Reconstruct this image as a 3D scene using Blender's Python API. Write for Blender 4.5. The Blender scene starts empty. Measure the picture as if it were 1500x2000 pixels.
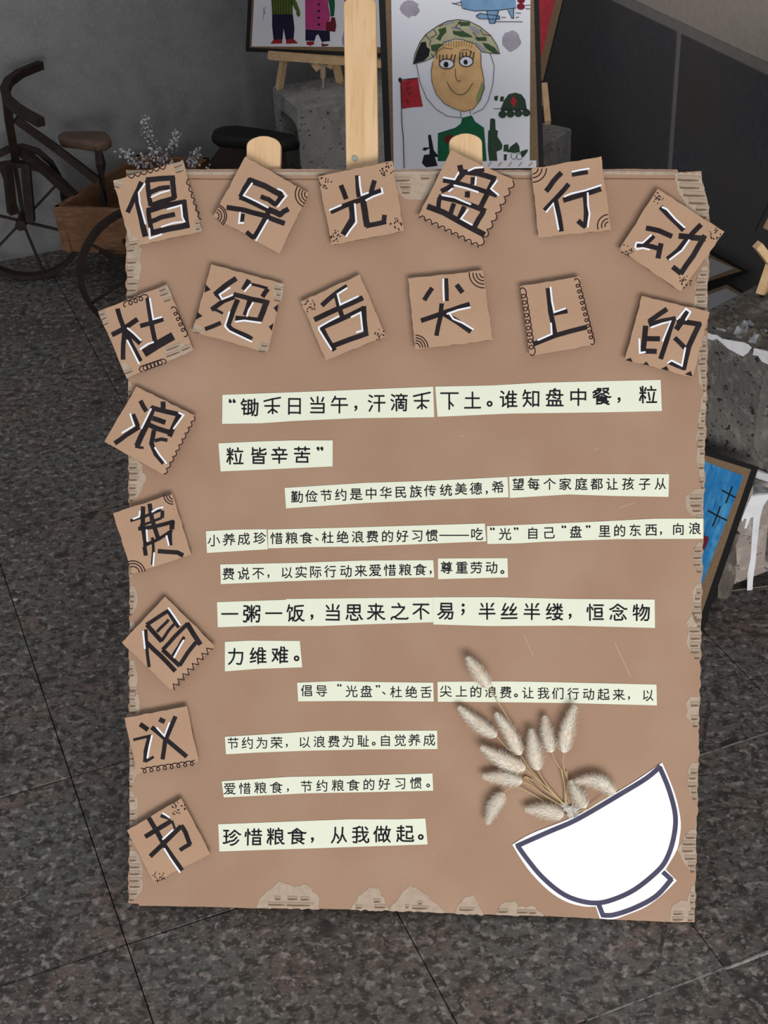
import bpy, bmesh, math, random
import numpy as np
from mathutils import Vector, Matrix
random.seed(7)
SC = bpy.context.scene
COL = SC.collection
# ------------------------------------------------------------------ camera
S = 1.08
H = 1.245*S                      # phone held 1.34 m above the floor
FPX = 2935.0                     # focal length in pixels of a 1500x2000 frame
PITCH, ROLL = math.radians(33.6), math.radians(-2.63)
A3 = lambda *v: np.array(v, float)
FW = A3(0, math.cos(PITCH), -math.sin(PITCH))
_rt = A3(1, 0, 0); _up = np.cross(_rt, FW)
RT = math.cos(ROLL)*_rt + math.sin(ROLL)*_up
UP = -math.sin(ROLL)*_rt + math.cos(ROLL)*_up
O = A3(0, 0, H)
cam = bpy.data.cameras.new('camera'); camo = bpy.data.objects.new('camera', cam); COL.objects.link(camo)
cam.sensor_fit = 'VERTICAL'; cam.sensor_height = 36; cam.sensor_width = 27
cam.lens = 36*FPX/2000; cam.clip_start = .05; cam.clip_end = 100
camo.matrix_world = Matrix(((RT[0], UP[0], -FW[0], O[0]), (RT[1], UP[1], -FW[1], O[1]), (RT[2], UP[2], -FW[2], O[2]), (0, 0, 0, 1)))
SC.camera = camo
# ------------------------------------------------------------------ light
w = bpy.data.worlds.new('world'); SC.world = w; w.use_nodes = True
w.node_tree.nodes['Background'].inputs[0].default_value = (.92, .95, 1.0, 1)
w.node_tree.nodes['Background'].inputs[1].default_value = .50
def area(name, loc, aim, sx, sy, power, col):
    L = bpy.data.lights.new(name, 'AREA'); L.shape = 'RECTANGLE'; L.size = sx; L.size_y = sy; L.energy = power; L.color = col
    o = bpy.data.objects.new(name, L); COL.objects.link(o); o.location = loc
    o.rotation_euler = (Vector(aim)-Vector(loc)).to_track_quat('-Z', 'Y').to_euler()
    return o
area('doorway_daylight', (.8, -2.6, .75), (0.1, 1.5, .4), 2.6, 1.3, 126, (1.0, .975, .95))
SC.view_settings.view_transform = 'Standard'; SC.view_settings.look = 'None'
SC.view_settings.gamma = 1; SC.view_settings.use_curve_mapping = False
SC.view_settings.exposure = 0.0
# ------------------------------------------------------------------ frames of reference
HD = math.radians(20.6)
U = A3(-math.sin(HD), math.cos(HD), 0); V = A3(math.cos(HD), math.sin(HD), 0)   # the room's two directions
def W(a, b, z): return U*a + V*b + A3(0, 0, z)
def ray(x, y): return FW*FPX + RT*(x-750) - UP*(y-1000)
def Zp(p, z=0.): d = ray(*p); return O + d*((z-H)/d[2])
def Upn(p, c): d = ray(*p); return O + d*(c/(d@U))
def Vpn(p, c): d = ray(*p); return O + d*(c/(d@V))
class Plane:
    """a real plane in the room: origin, two axes, normal towards the viewer"""
    def __init__(s, o, ax, ay):
        s.o = np.array(o, float); s.x = ax/np.linalg.norm(ax); n = np.cross(s.x, ay); s.n = n/np.linalg.norm(n); s.y = np.cross(s.n, s.x)
    def loc(s, p, h=0.):
        d = ray(*p); Q = O + d*(((s.o + s.n*h - O)@s.n)/(d@s.n)) - s.o
        return (float(Q@s.x), float(Q@s.y))
    def M(s): return Matrix(((s.x[0], s.y[0], s.n[0], s.o[0]), (s.x[1], s.y[1], s.n[1], s.o[1]), (s.x[2], s.y[2], s.n[2], s.o[2]), (0, 0, 0, 1)))
# ------------------------------------------------------------------ objects
def empty(name, M=None, label=None, cat=None, group=None, parent=None):
    o = bpy.data.objects.new(name, None); COL.objects.link(o); o.empty_display_size = .05
    if parent: o.parent = parent
    if M is not None: o.matrix_local = M
    return tag(o, label, cat, group)
def tag(o, label=None, cat=None, group=None, kind=None):
    if label: o['label'] = label
    if cat: o['category'] = cat
    if group: o['group'] = group
    if kind: o['kind'] = kind
    return o
def link(name, me, m, parent=None, label=None, kind=None):
    o = bpy.data.objects.new(name, me); COL.objects.link(o)
    if m is not None and not me.materials: me.materials.append(m)
    if parent: o.parent = parent
    return tag(o, label, kind=kind)
def obj(name, bm, m, parent=None, label=None, kind=None, smooth=False):
    me = bpy.data.meshes.new(name); bm.normal_update(); bm.to_mesh(me); bm.free()
    if smooth:
        for f in me.polygons: f.use_smooth = True
    return link(name, me, m, parent, label, kind)
def prism(bm, pts, z0, z1):
    """polygon (x,y) extruded from z0 to z1"""
    a = sum(pts[i][0]*pts[(i+1) % len(pts)][1]-pts[(i+1) % len(pts)][0]*pts[i][1] for i in range(len(pts)))
    if a < 0: pts = pts[::-1]
    lo = [bm.verts.new((p[0], p[1], z0)) for p in pts]; hi = [bm.verts.new((p[0], p[1], z1)) for p in pts]
    bm.faces.new(hi); bm.faces.new(lo[::-1])
    n = len(pts)
    for i in range(n): bm.faces.new((lo[i], lo[(i+1) % n], hi[(i+1) % n], hi[i]))
def P(pts, z0, z1):
    bm = bmesh.new(); prism(bm, pts, z0, z1); return bm
def box(bm, c, sz, M=None):
    m = Matrix.Translation(c) @ Matrix.Diagonal((sz[0], sz[1], sz[2], 1))
    if M is not None: m = M @ m
    r = bmesh.ops.create_cube(bm, size=1, matrix=m); return r['verts']
def bevel(bm, off, seg=1):
    bmesh.ops.bevel(bm, geom=list(bm.edges), offset=off, segments=seg, affect='EDGES', profile=.5, clamp_overlap=True)
    return bm
def ribbon(bm, pts, wd, z, caps='square', dz=0.):
    """marker stroke: mitred band of width wd lying at height z"""
    P_ = [np.array(p, float) for p in pts]
    P_ = [p for i, p in enumerate(P_) if i == 0 or np.hypot(*(p-P_[i-1])) > 1e-6]
    if len(P_) < 2: return
    n = len(P_); L = []
    for i in range(n):
        d1 = P_[i]-P_[i-1] if i else P_[1]-P_[0]
        d2 = P_[i+1]-P_[i] if i < n-1 else d1
        d1 = d1/np.hypot(*d1); d2 = d2/np.hypot(*d2)
        t = d1+d2; l = np.hypot(*t)
        if l < .35: t = d2; l = 1.
        t = t/l; nn = np.array((-t[1], t[0])); k = 1/max(.6, abs(t@d2))
        L.append((P_[i]+nn*wd/2*k, P_[i]-nn*wd/2*k))
    if hasattr(bm, 'verts'):
        vs = [(bm.verts.new((a[0], a[1], z)), bm.verts.new((b[0], b[1], z))) for a, b in L]
        for i in range(n-1): bm.faces.new((vs[i][0], vs[i][1], vs[i+1][1], vs[i+1][0]))
        if caps == 'round':
            for p in (P_ if wd < .004 else (P_[0], P_[-1])): disc(bm, p, wd/2, z+.00004)
def disc(bm, p, r, z, n=8, ry=None):
    ry = ry or r
    bm.faces.new([bm.verts.new((p[0]+r*math.cos(2*math.pi*i/n), p[1]+ry*math.sin(2*math.pi*i/n), z)) for i in range(n)])
def tube(bm, pts, r, n=6, r2=None, M=None):
    pts = [Vector(p) for p in pts]; rings = []; up = Vector((0, 0, 1))
    for i, p in enumerate(pts):
        d = (pts[min(i+1, len(pts)-1)]-pts[max(i-1, 0)]).normalized()
        a = d.cross(up)
        if a.length < .1: a = d.cross(Vector((1, 0, 0)))
        a.normalize(); b = d.cross(a)
        rr = r if r2 is None else r+(r2-r)*i/(len(pts)-1)
        o = math.pi/4 if n == 4 else 0
        rings.append([bm.verts.new(p+(a*math.cos(o+2*math.pi*k/n)+b*math.sin(o+2*math.pi*k/n))*rr) for k in range(n)])
    for i in range(len(rings)-1):
        for k in range(n): bm.faces.new((rings[i][k], rings[i][(k+1) % n], rings[i+1][(k+1) % n], rings[i+1][k]))
    bm.faces.new(rings[0][::-1]); bm.faces.new(rings[-1])
def jit(pts, a, step):
    """subdivide the outline of a torn edge and jitter it"""
    out = []
    for i, p in enumerate(pts):
        q = pts[(i+1) % len(pts)]; L = math.dist(p, q); n = max(1, int(L/step))
        for k in range(n):
            t = k/n; j = 0 if k == 0 else a
            out.append((p[0]+(q[0]-p[0])*t+random.uniform(-j, j), p[1]+(q[1]-p[1])*t+random.uniform(-j, j)))
    return out
# ------------------------------------------------------------------ materials
def srgb(c): return tuple(((x/255)/12.92 if x/255 <= .04045 else ((x/255+.055)/1.055)**2.4) for x in c)+(1,)
def mat(name, c, rough=.8, noise=None, bump=0., bscale=300., spec=.3, stretch=None, coord='Object'):
    """noise = list of (scale, colour, lo, hi, detail): colour mixed in where the noise is above lo..hi"""
    m = bpy.data.materials.new(name); m.use_nodes = True; nt = m.node_tree; N = nt.nodes; b = N['Principled BSDF']
    b.inputs['Roughness'].default_value = rough; b.inputs['Specular IOR Level'].default_value = spec
    tc = N.new('ShaderNodeTexCoord')
    if coord == 'World':
        g = N.new('ShaderNodeNewGeometry'); src = g.outputs['Position']
    else: src = tc.outputs[coord]
    if stretch:
        mp = N.new('ShaderNodeMapping'); mp.inputs['Scale'].default_value = stretch; nt.links.new(src, mp.inputs[0]); src = mp.outputs[0]
    rgb = N.new('ShaderNodeRGB'); rgb.outputs[0].default_value = c if len(c) == 4 else (*c, 1); cur = rgb.outputs[0]
    for (sc, col, lo, hi, det) in (noise or []):
        nz = N.new('ShaderNodeTexNoise'); nz.inputs['Scale'].default_value = sc; nz.inputs['Detail'].default_value = det; nt.links.new(src, nz.inputs['Vector'])
        mr = N.new('ShaderNodeMapRange'); mr.inputs[1].default_value = lo; mr.inputs[2].default_value = hi; nt.links.new(nz.outputs[0], mr.inputs[0])
        mx = N.new('ShaderNodeMix'); mx.data_type = 'RGBA'; nt.links.new(mr.outputs[0], mx.inputs[0]); nt.links.new(cur, mx.inputs[6]); mx.inputs[7].default_value = col if len(col) == 4 else (*col, 1)
        cur = mx.outputs[2]
    nt.links.new(cur, b.inputs['Base Color'])
    if bump:
        nz = N.new('ShaderNodeTexNoise'); nz.inputs['Scale'].default_value = bscale; nz.inputs['Detail'].default_value = 5; nt.links.new(src, nz.inputs['Vector'])
        bp = N.new('ShaderNodeBump'); bp.inputs['Strength'].default_value = bump; bp.inputs['Distance'].default_value = .004; nt.links.new(nz.outputs[0], bp.inputs['Height']); nt.links.new(bp.outputs[0], b.inputs['Normal'])
    return m
CARD = (.365, .226, .150)
M_card = mat('cardboard', CARD, .85, [(600, (.335, .208, .136), .45, .75, 4), (9, (.40, .26, .178), .4, .7, 2), (1200, (.45, .305, .21), .55, .8, 1)], .08, 900)
M_cardT = mat('cardboard_tile', (.45, .285, .185), .85, [(600, (.40, .25, .16), .45, .75, 4), (12, (.47, .305, .20), .4, .7, 2)], .08, 900)
M_cedge = mat('cardboard_cut_edge', (.24, .15, .095), .95, [(500, (.16, .10, .06), .4, .7, 2)], .4, 500)
M_peel = mat('torn_inner_liner', (.46, .365, .285), .95, [(120, (.41, .315, .235), .4, .65, 3)], .25, 500)
M_flute = mat('corrugated_flute', (.44, .35, .275), .95, [(300, (.32, .24, .18), .4, .7, 3)], .3, 500)
M_foam = mat('foam_pad', (.16, .11, .08), .95)
M_ink = mat('black_marker', (.016, .012, .014), .75, [(60, (.024, .019, .022), .4, .7, 2)], spec=.15)
M_white = mat('white_paint_pen', (.86, .88, .93), .5)
M_line = mat('fineliner', (.030, .014, .015), .7, spec=.15)
M_pap = mat('cream_paper', (.80, .835, .68), .8, [(40, (.785, .825, .67), .4, .7, 2)], .03, 600)
M_print = mat('printed_ink', (.014, .014, .018), .7, spec=.15)
M_bowl = mat('white_bowl_paper', (.93, .93, .94), .5)
M_bink = mat('bowl_outline_marker', (.055, .052, .10), .7, [(50, (.07, .066, .12), .4, .7, 2)])
M_pine = mat('pine_wood', (.70, .46, .245), .55, [(7, (.78, .55, .32), .35, .65, 3), (26, (.62, .38, .19), .52, .75, 2)], .05, 60, stretch=(9, .8, 9))
M_fur = mat('dried_grass_plume', (.95, .90, .81), .95, [(60, (.93, .82, .68), .45, .75, 2)])
M_stem = mat('dried_grass_stem', (.52, .40, .22), .8)
M_tape = mat('clear_tape', (.60, .58, .54), .2, [(200, (.36, .34, .31), .45, .6, 2)], .6, 120, spec=.8)
M_slate = mat('slate_floor', (.138, .118, .104), .62, [(5, (.122, .124, .115), .42, .58, 4), (11, (.165, .12, .10), .50, .66, 4), (3.2, (.082, .066, .056), .52, .66, 3),
     (75, (.056, .05, .045), .47, .58, 5), (85, (.30, .27, .25), .555, .66, 4), (190, (.20, .182, .165), .56, .66, 2), (26, (.045, .04, .036), .60, .70, 3)], .55, 90, coord='World', spec=.35)
M_grout = mat('floor_joint', (.045, .042, .038), .95)
M_plaster = mat('grey_plaster', (.25, .252, .255), .9, [(26, (.22, .222, .225), .4, .65, 5), (160, (.29, .292, .295), .5, .75, 4)], .15, 120, coord='World')
M_dado = mat('dark_wall_tile', (.085, .087, .095), .6, [(70, (.108, .108, .112), .45, .7, 4), (5, (.10, .092, .085), .4, .7, 3)], .1, 150, coord='World')
M_band = mat('grey_grout_band', (.26, .245, .22), .9, [(60, (.29, .27, .24), .4, .7, 3)], .1, 200, coord='World')
M_upper = mat('beige_wall_paint', (.50, .44, .375), .9, [(90, (.44, .385, .33), .4, .7, 4)], .1, 150, coord='World')
M_conc = mat('concrete', (.32, .31, .29), .95, [(9, (.21, .205, .19), .4, .65, 5), (55, (.34, .33, .305), .5, .7, 4), (120, (.05, .048, .045), .62, .70, 2)], .5, 120, coord='World')
M_concB = mat('dark_concrete', (.165, .155, .142), .95, [(9, (.12, .112, .104), .4, .65, 5), (60, (.25, .235, .212), .52, .7, 4), (120, (.03, .03, .028), .60, .68, 2)], .7, 90, coord='World')
M_concP = mat('pinkish_concrete', (.36, .31, .275), .95, [(12, (.28, .24, .215), .4, .65, 5), (60, (.46, .405, .365), .52, .72, 4), (150, (.10, .09, .08), .62, .70, 2)], .5, 120, coord='World')
M_mortar = mat('crumbled_mortar', (.15, .128, .105), .98, [(20, (.10, .085, .07), .4, .6, 5), (50, (.30, .27, .235), .56, .72, 4)], 1.0, 70, coord='World')
M_wpaint = mat('spilled_white_paint', (.82, .83, .86), .6, [(30, (.70, .70, .73), .45, .7, 3)], .2, 90)
M_gpaint = mat('grey_white_paint_smear', (.46, .47, .50), .8, [(60, (.26, .25, .24), .5, .62, 4)], .5, 90)
M_rust = mat('brown_painted_bike_frame', (.020, .0125, .010), .65, [(40, (.034, .02, .014), .45, .7, 3)], .1, 100)
M_boxw = mat('planter_wood', (.20, .10, .05), .6, [(12, (.15, .072, .035), .4, .65, 3), (50, (.25, .13, .07), .5, .7, 2)], .2, 80, stretch=(1, 1, 6))
M_saddle = mat('wooden_saddle', (.14, .088, .06), .5, [(20, (.10, .062, .042), .4, .7, 3)], .05, 60)
M_dkwood = mat('dark_brown_wood', (.028, .016, .011), .6, [(14, (.02, .012, .008), .4, .7, 3)], .1, 60)
M_blk = mat('black_saddle', (.008, .008, .009), .6)
M_btape = mat('black_tape', (.012, .011, .012), .6)
M_mat_ = mat('brown_card_mount', (.24, .16, .095), .85, [(200, (.20, .13, .075), .45, .7, 3)])
M_paperW = mat('white_drawing_paper', (.84, .85, .92), .75, [(6, (.80, .81, .88), .4, .7, 2)])
M_paperG = mat('grey_paper', (.42, .42, .43), .8)
def flat(name, rgb, var=.82, sc=60, rough=.8):
    c = srgb(rgb); c2 = tuple(x*var for x in c[:3])+(1,)
    return mat(name, c, rough, [(sc, c2, .4, .7, 3)])

# ================================================================== THE ROOM
UW, VW = 3.186, 1.62            # left (back) wall plane, right wall plane
floor = obj('floor', P([tuple(W(a, b, 0)[:2]) for a, b in ((-2.6, -2.2), (UW+.1, -2.2), (UW+.1, VW+.1), (-2.6, VW+.1))], -.06, -.0075), M_grout); tag(floor, kind='structure')
us = [x*S for x in (-.84, -.562, -.284, -.006, .272, .551, .829, 1.108, 1.384, 1.66, 1.944, 2.228, 2.505, 2.783)]+[UW]
vs_ = [x*S for x in (-1.564, -1.286, -1.007, -.729, -.451, -.173, .105, .382, .659, .936, 1.214, 1.49)]+[VW]
for i in range(len(us)-1):
    for j in range(len(vs_)-1):
        a0, a1, b0, b1 = us[i]+.0008, us[i+1]-.0008, vs_[j]+.0006, vs_[j+1]-.0006
        if a1-a0 < .01 or b1-b0 < .01: continue
        bm = bmesh.new(); zt = random.uniform(-.0006, .0006)
        if i < 6 and j > 7: zt -= .0035
        if i == 6 and j > 8: zt -= .0015
        prism(bm, [tuple(W(a, b, 0)[:2]) for a, b in ((a0, b0), (a1, b0), (a1, b1), (a0, b1))], -.02, zt)
        bevel(bm, .0007)
        obj('floor_tile', bm, M_slate, floor)
def wallbox(name, pts, m, parent=None):
    """pts: 4 corner points of the face (world), thickness away from the room n"""
    bm = bmesh.new(); v = [bm.verts.new(p) for p in pts[0]]+[bm.verts.new(p) for p in pts[1]]
    for f in ((0, 1, 2, 3), (7, 6, 5, 4), (0, 4, 5, 1), (1, 5, 6, 2), (2, 6, 7, 3), (3, 7, 4, 0)): bm.faces.new([v[k] for k in f])
    bmesh.ops.recalc_face_normals(bm, faces=bm.faces)
    return bm
def wl(b0, b1, z0, z1, t0, t1): return wallbox('', ([W(UW+t0, b, z) for b, z in ((b0, z0), (b1, z0), (b1, z1), (b0, z1))], [W(UW+t1, b, z) for b, z in ((b0, z0), (b1, z0), (b1, z1), (b0, z1))]), None)
def wr(a0, a1, z0, z1, t0, t1): return wallbox('', ([W(a, VW+t0, z) for a, z in ((a0, z0), (a1, z0), (a1, z1), (a0, z1))], [W(a, VW+t1, z) for a, z in ((a0, z0), (a1, z0), (a1, z1), (a0, z1))]), None)
tag(obj('wall_left', wl(-2.2, VW+.2, -.02, 2.6, 0, .1), M_plaster), kind='structure')
wall_r = obj('wall_right', wr(-.6, UW, -.02, 2.6, .0, .1), M_band); tag(wall_r, kind='structure')
ZD = .476                        # top of the dark tiles
js = [-.6, .145, .745, 1.345, 1.945, 2.545, 3.145, UW]
for k in range(len(js)-1):
    bm = wr(js[k]+.008, js[k+1]-.008, .002, ZD, -.002, .02); bevel(bm, .0015)
    obj('wall_tile', bm, M_dado, wall_r)
obj('upper_wall', wr(-.6, UW, ZD+.022, 2.58, -.001, .02), M_upper, wall_r)

# ================================================================== THE CARDBOARD POSTER
hd2, lean, tw = math.radians(-4.026), math.radians(31.006), math.radians(-.914)
bx = A3(math.cos(hd2), math.sin(hd2), 0); _n = A3(math.sin(hd2), -math.cos(hd2), 0)
bu = math.cos(lean)*A3(0, 0, 1)-math.sin(lean)*_n
bx, bu = math.cos(tw)*bx+math.sin(tw)*bu, -math.sin(tw)*bx+math.cos(tw)*bu
BP = Plane(A3(.02596, 1.2913, -.90274)*S+O, bx, bu)
def B(p, h=0.): return BP.loc(p, h)
PX = .000583                     # metres per photo pixel on the board
poster = empty('cardboard_poster', BP.M(), 'large brown cardboard poster with tilted letter tiles and white paper bowl on pine easel', 'poster')
out = [(246, 332), (500, 330), (800, 331), (1050, 332), (1230, 330), (1322, 331), (1326, 337), (1370, 334), (1376, 372), (1386, 404), (1385, 520), (1381, 600), (1382, 700),
       (1377, 900), (1372, 1100), (1368, 1300), (1364, 1500), (1359, 1700), (1357, 1801), (1310, 1801), (1200, 1796), (1063, 1789), (1000, 1788), (890, 1784), (760, 1778),
       (620, 1775), (500, 1774), (400, 1771), (272, 1769), (270, 1765), (250, 1764), (252, 1700), (254, 1500), (252, 1300), (253, 1100), (251, 900), (250, 740), (247, 600), (246, 470), (245, 380)]
outl = [B(p) for p in out]
def jag(pts):
    res = []
    for i, p in enumerate(pts):
        q = pts[(i+1) % len(pts)]; L = math.dist(p, q); n = max(1, int(L/.0045)); ver = abs(p[0]-q[0]) < abs(p[1]-q[1])
        for k in range(n):
            t = k/n; a = .0012 if ver else .0004
            res.append((p[0]+(q[0]-p[0])*t+(random.uniform(-a, a) if k else 0), p[1]+(q[1]-p[1])*t+(random.uniform(-.0002, .0002) if k else 0)))
    return res
oj = jag(outl)
obj('cardboard_sheet', P(oj, -.0042, 0), M_card, poster)
obj('inner_corrugation', P([(x*.998, y*.998) for x, y in oj], -.0055, -.0042), M_cedge, poster, 'ragged cut edge of the cardboard')
# folded crease along the top
bm = bmesh.new(); tube(bm, [(*B((x, 338+random.uniform(-1, 1))), -.0004) for x in (250, 420, 600, 760, 900, 1060, 1200, 1318)], .0030, 6)
obj('folded_edge', bm, M_peel, poster, 'folded pale lip along the top edge', smooth=True)
bm = bmesh.new(); ribbon(bm, [B((x, 349+random.uniform(-1.5, 1.5)), .0002) for x in (250, 420, 600, 760, 900, 1060, 1200, 1318)], .0016, .0002)
obj('crease', bm, M_cedge, poster)
# torn places where the liner is gone and the flutes show
def flute_mesh():
    bm = bmesh.new(); prof = [(-.5, 0), (-.38, .62), (0, 1), (.38, .62), (.5, 0)]
    r = [[bm.verts.new((x, a*(1 if x == 0 else random.uniform(.8, 1)), b)) for a, b in prof] for x in (0, .35, .7, 1)]
    for i in range(3):
        for k in range(4): bm.faces.new((r[i][k], r[i+1][k], r[i+1][k+1], r[i][k+1]))
    bm.faces.new(r[0]); bm.faces.new(r[-1][::-1]); bmesh.ops.recalc_face_normals(bm, faces=bm.faces)
    me = bpy.data.meshes.new('flute'); bm.to_mesh(me); bm.free(); me.materials.append(M_flute)
    for f in me.polygons: f.use_smooth = True
    return me
FL = flute_mesh()
def groove_mesh():
    bm = bmesh.new()
    vs = [bm.verts.new(p) for p in ((0, -.5, 0), (.3, -.7, 0), (.7, -.55, 0), (1, -.2, 0), (1.02, .3, 0), (.6, .5, 0), (.25, .35, 0), (0, .5, 0))]; bm.faces.new(vs)
    me = bpy.data.meshes.new('groove'); bm.to_mesh(me); bm.free(); me.materials.append(M_cedge); return me
GR = groove_mesh()
def flute(parent, x, y, L, h, z, ang=0, zs=.0011):
    o = link('flute', FL, None, parent); o.location = (x, y, z); o.rotation_euler = (0, 0, ang); o.scale = (L, h*.62, zs)
    g = link('flute_gap', GR, None, parent); c, s = math.cos(ang), math.sin(ang)
    g.location = (x+s*h*.46, y-c*h*.46, z+.0003); g.rotation_euler = (0, 0, ang); g.scale = (L*random.uniform(.8, 1), h*.30, 1)
def patch(parent, pts, z, ripple=.0012):
    return obj('torn_patch', P(jit(pts, ripple, .004), z-.0003, z), M_peel, parent, 'pale torn patch where the top paper is peeled off')
def edge_run(side, y0, y1, wmax, wide=()):
    xs = (lambda y: np.interp(y, [332, 600, 1100, 1765], [246, 248, 253, 252])) if side < 0 else (lambda y: np.interp(y, [334, 404, 700, 1100, 1800], [1371, 1384, 1381, 1372, 1357]))
    ys = np.arange(y0, y1, 13); pts = []
    n = len(ys)
    for i, y in enumerate(ys):
        f = math.sin(math.pi*(i+.5)/n)**.5
        pts.append(B((xs(y)-side*wmax*f*random.uniform(.75, 1.1), y), .0004))
    edge = [B((xs(y)-side*.8, y), .0004) for y in ys]
    pa = patch(poster, edge+pts[::-1], .0004, .0008)
    for i, y in enumerate(ys[1:], 1):
        f = math.sin(math.pi*(i+.5)/n)**.5; L = wmax*f*random.uniform(.45, .8)
        if random.random() < .12: continue
        x, yy = B((xs(y)-side*1.0, y+random.uniform(-2, 2)), .0004)
        flute(pa, x-(L*PX if side > 0 else 0), yy, L*PX, 11*PX, .0004)
for a in ((470, 600, 30), (745, 775, 10), (895, 975, 32), (985, 1140, 12), (1145, 1200, 16), (1215, 1260, 14), (1290, 1375, 18), (1350, 1420, 22), (1440, 1540, 18), (1545, 1660, 20), (1662, 1762, 32)): edge_run(-1, *a)
for a in ((520, 640, 30), (655, 760, 20), (765, 950, 18), (955, 1014, 40), (1060, 1120, 22), (1140, 1225, 22), (1190, 1290, 32), (1360, 1420, 30), (1490, 1560, 24), (1620, 1700, 34), (1730, 1798, 16)): edge_run(1, *a)
# big torn corner top right
pa = patch(poster, [B(p, .0005) for p in ((1318, 338), (1368, 337), (1376, 372), (1384, 404), (1383, 520), (1374, 500), (1362, 462), (1345, 430), (1335, 390), (1322, 368))], .0005)
for i, (x0, x1, y) in enumerate(((1324, 1369, 345), (1328, 1372, 360), (1335, 1376, 375), (1346, 1379, 390), (1360, 1382, 403), (1368, 1383, 418), (1372, 1383, 432), (1374, 1384, 446), (1376, 1384, 460), (1377, 1384, 474))):
    x, y_ = B((x0, y), .0006); flute(pa, x, y_, (x1-x0)*PX, 13*PX, .0005, -.05)
# torn place between the tiles at the top
pa = patch(poster, [B(p, .0005) for p in ((768, 336), (850, 336), (850, 372), (822, 392), (790, 388), (772, 372))], .0005)
for x0, x1, y in ((773, 802, 348), (782, 803, 361), (786, 802, 372), (822, 842, 344)): x, y_ = B((x0, y), .0006); flute(pa, x, y_, (x1-x0)*PX, 10*PX, .0005)
pa = patch(poster, [B(p, .0005) for p in ((248, 425), (258, 418), (268, 470), (278, 488), (262, 545), (250, 560))], .0005)
# torn places along the bottom
for pts, fl in (([(500, 1773), (510, 1752), (545, 1721), (570, 1730), (600, 1728), (622, 1750), (624, 1776)], [(524, 1763, 34), (560, 1764, 54), (537, 1752, 12), (562, 1752, 20), (587, 1753, 18)]),
                ([(685, 1777), (700, 1750), (722, 1732), (740, 1735), (760, 1779)], [(695, 1769, 14), (730, 1757, 14), (732, 1768, 22)]),
                ([(760, 1779), (780, 1752), (800, 1728), (830, 1745), (872, 1782)], [(805, 1770, 34), (817, 1761, 9), (792, 1768, 8)]),
                ([(888, 1784), (905, 1755), (925, 1748), (945, 1787)], [(897, 1773, 32)]),
                ([(968, 1787), (980, 1765), (1005, 1760), (1012, 1772), (1040, 1768), (1062, 1790)], [(973, 1777, 20), (1010, 1778, 22), (1034, 1779, 14)]),
                ([(1308, 1800), (1312, 1770), (1330, 1758), (1356, 1762), (1356, 1800)], [(1315, 1781, 20), (1314, 1792, 22), (1345, 1782, 10), (1343, 1793, 12)])):
    pa = patch(poster, [B(p, .0005) for p in pts], .0005)
    for x, y, L in fl: x_, y_ = B((x, y), .0006); flute(pa, x_, y_, L*PX, 9*PX, .0005)
# small scratches
bm = bmesh.new()
for a, b in (((1208, 992), (1242, 981)), ((1201, 1257), (1232, 1322)), ((1023, 1239), (1042, 1282)), ((898, 850), (905, 853)), ((1160, 878), (1170, 876)), ((1300, 920), (1304, 926))):
    ribbon(bm, [B(a, .0003), B(b, .0003)], .0005, .0003)
obj('scratches', bm, mat('scratched_card', (.62, .46, .36), .9), poster)

# ------------------------------------------------------------------ letter tiles (coordinates in a 1500-px enlargement of a 220-px square)
K = 220/1500
HT = .0105                       # face of a tile above the board
def bez(pts): return pts
def doodle_line(fn, p, q, n, amp, kind):
    """wavy pen borders, returned as polyline in enlargement pixels"""
    p, q = np.array(p, float), np.array(q, float); d = q-p; L = np.hypot(*d); t = d/L; nn = np.array((-t[1], t[0])); o = []
    m = n*12
    for i in range(m+1):
        ph = i/12; f = ph % 1
        if kind == 'zig': o.append(p+t*L*i/m+nn*amp*(1 if round(ph*2) % 2 else -1)*.5) if i % 6 == 0 else None
        elif kind == 'wave': o.append(p+t*L*i/m+nn*amp*(abs(math.sin(math.pi*ph))-.5))
        elif kind == 'loop': o.append(p+t*(L*i/m-amp*.75*math.sin(2*math.pi*ph))+nn*amp*.6*math.cos(2*math.pi*ph))
    return o
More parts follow.
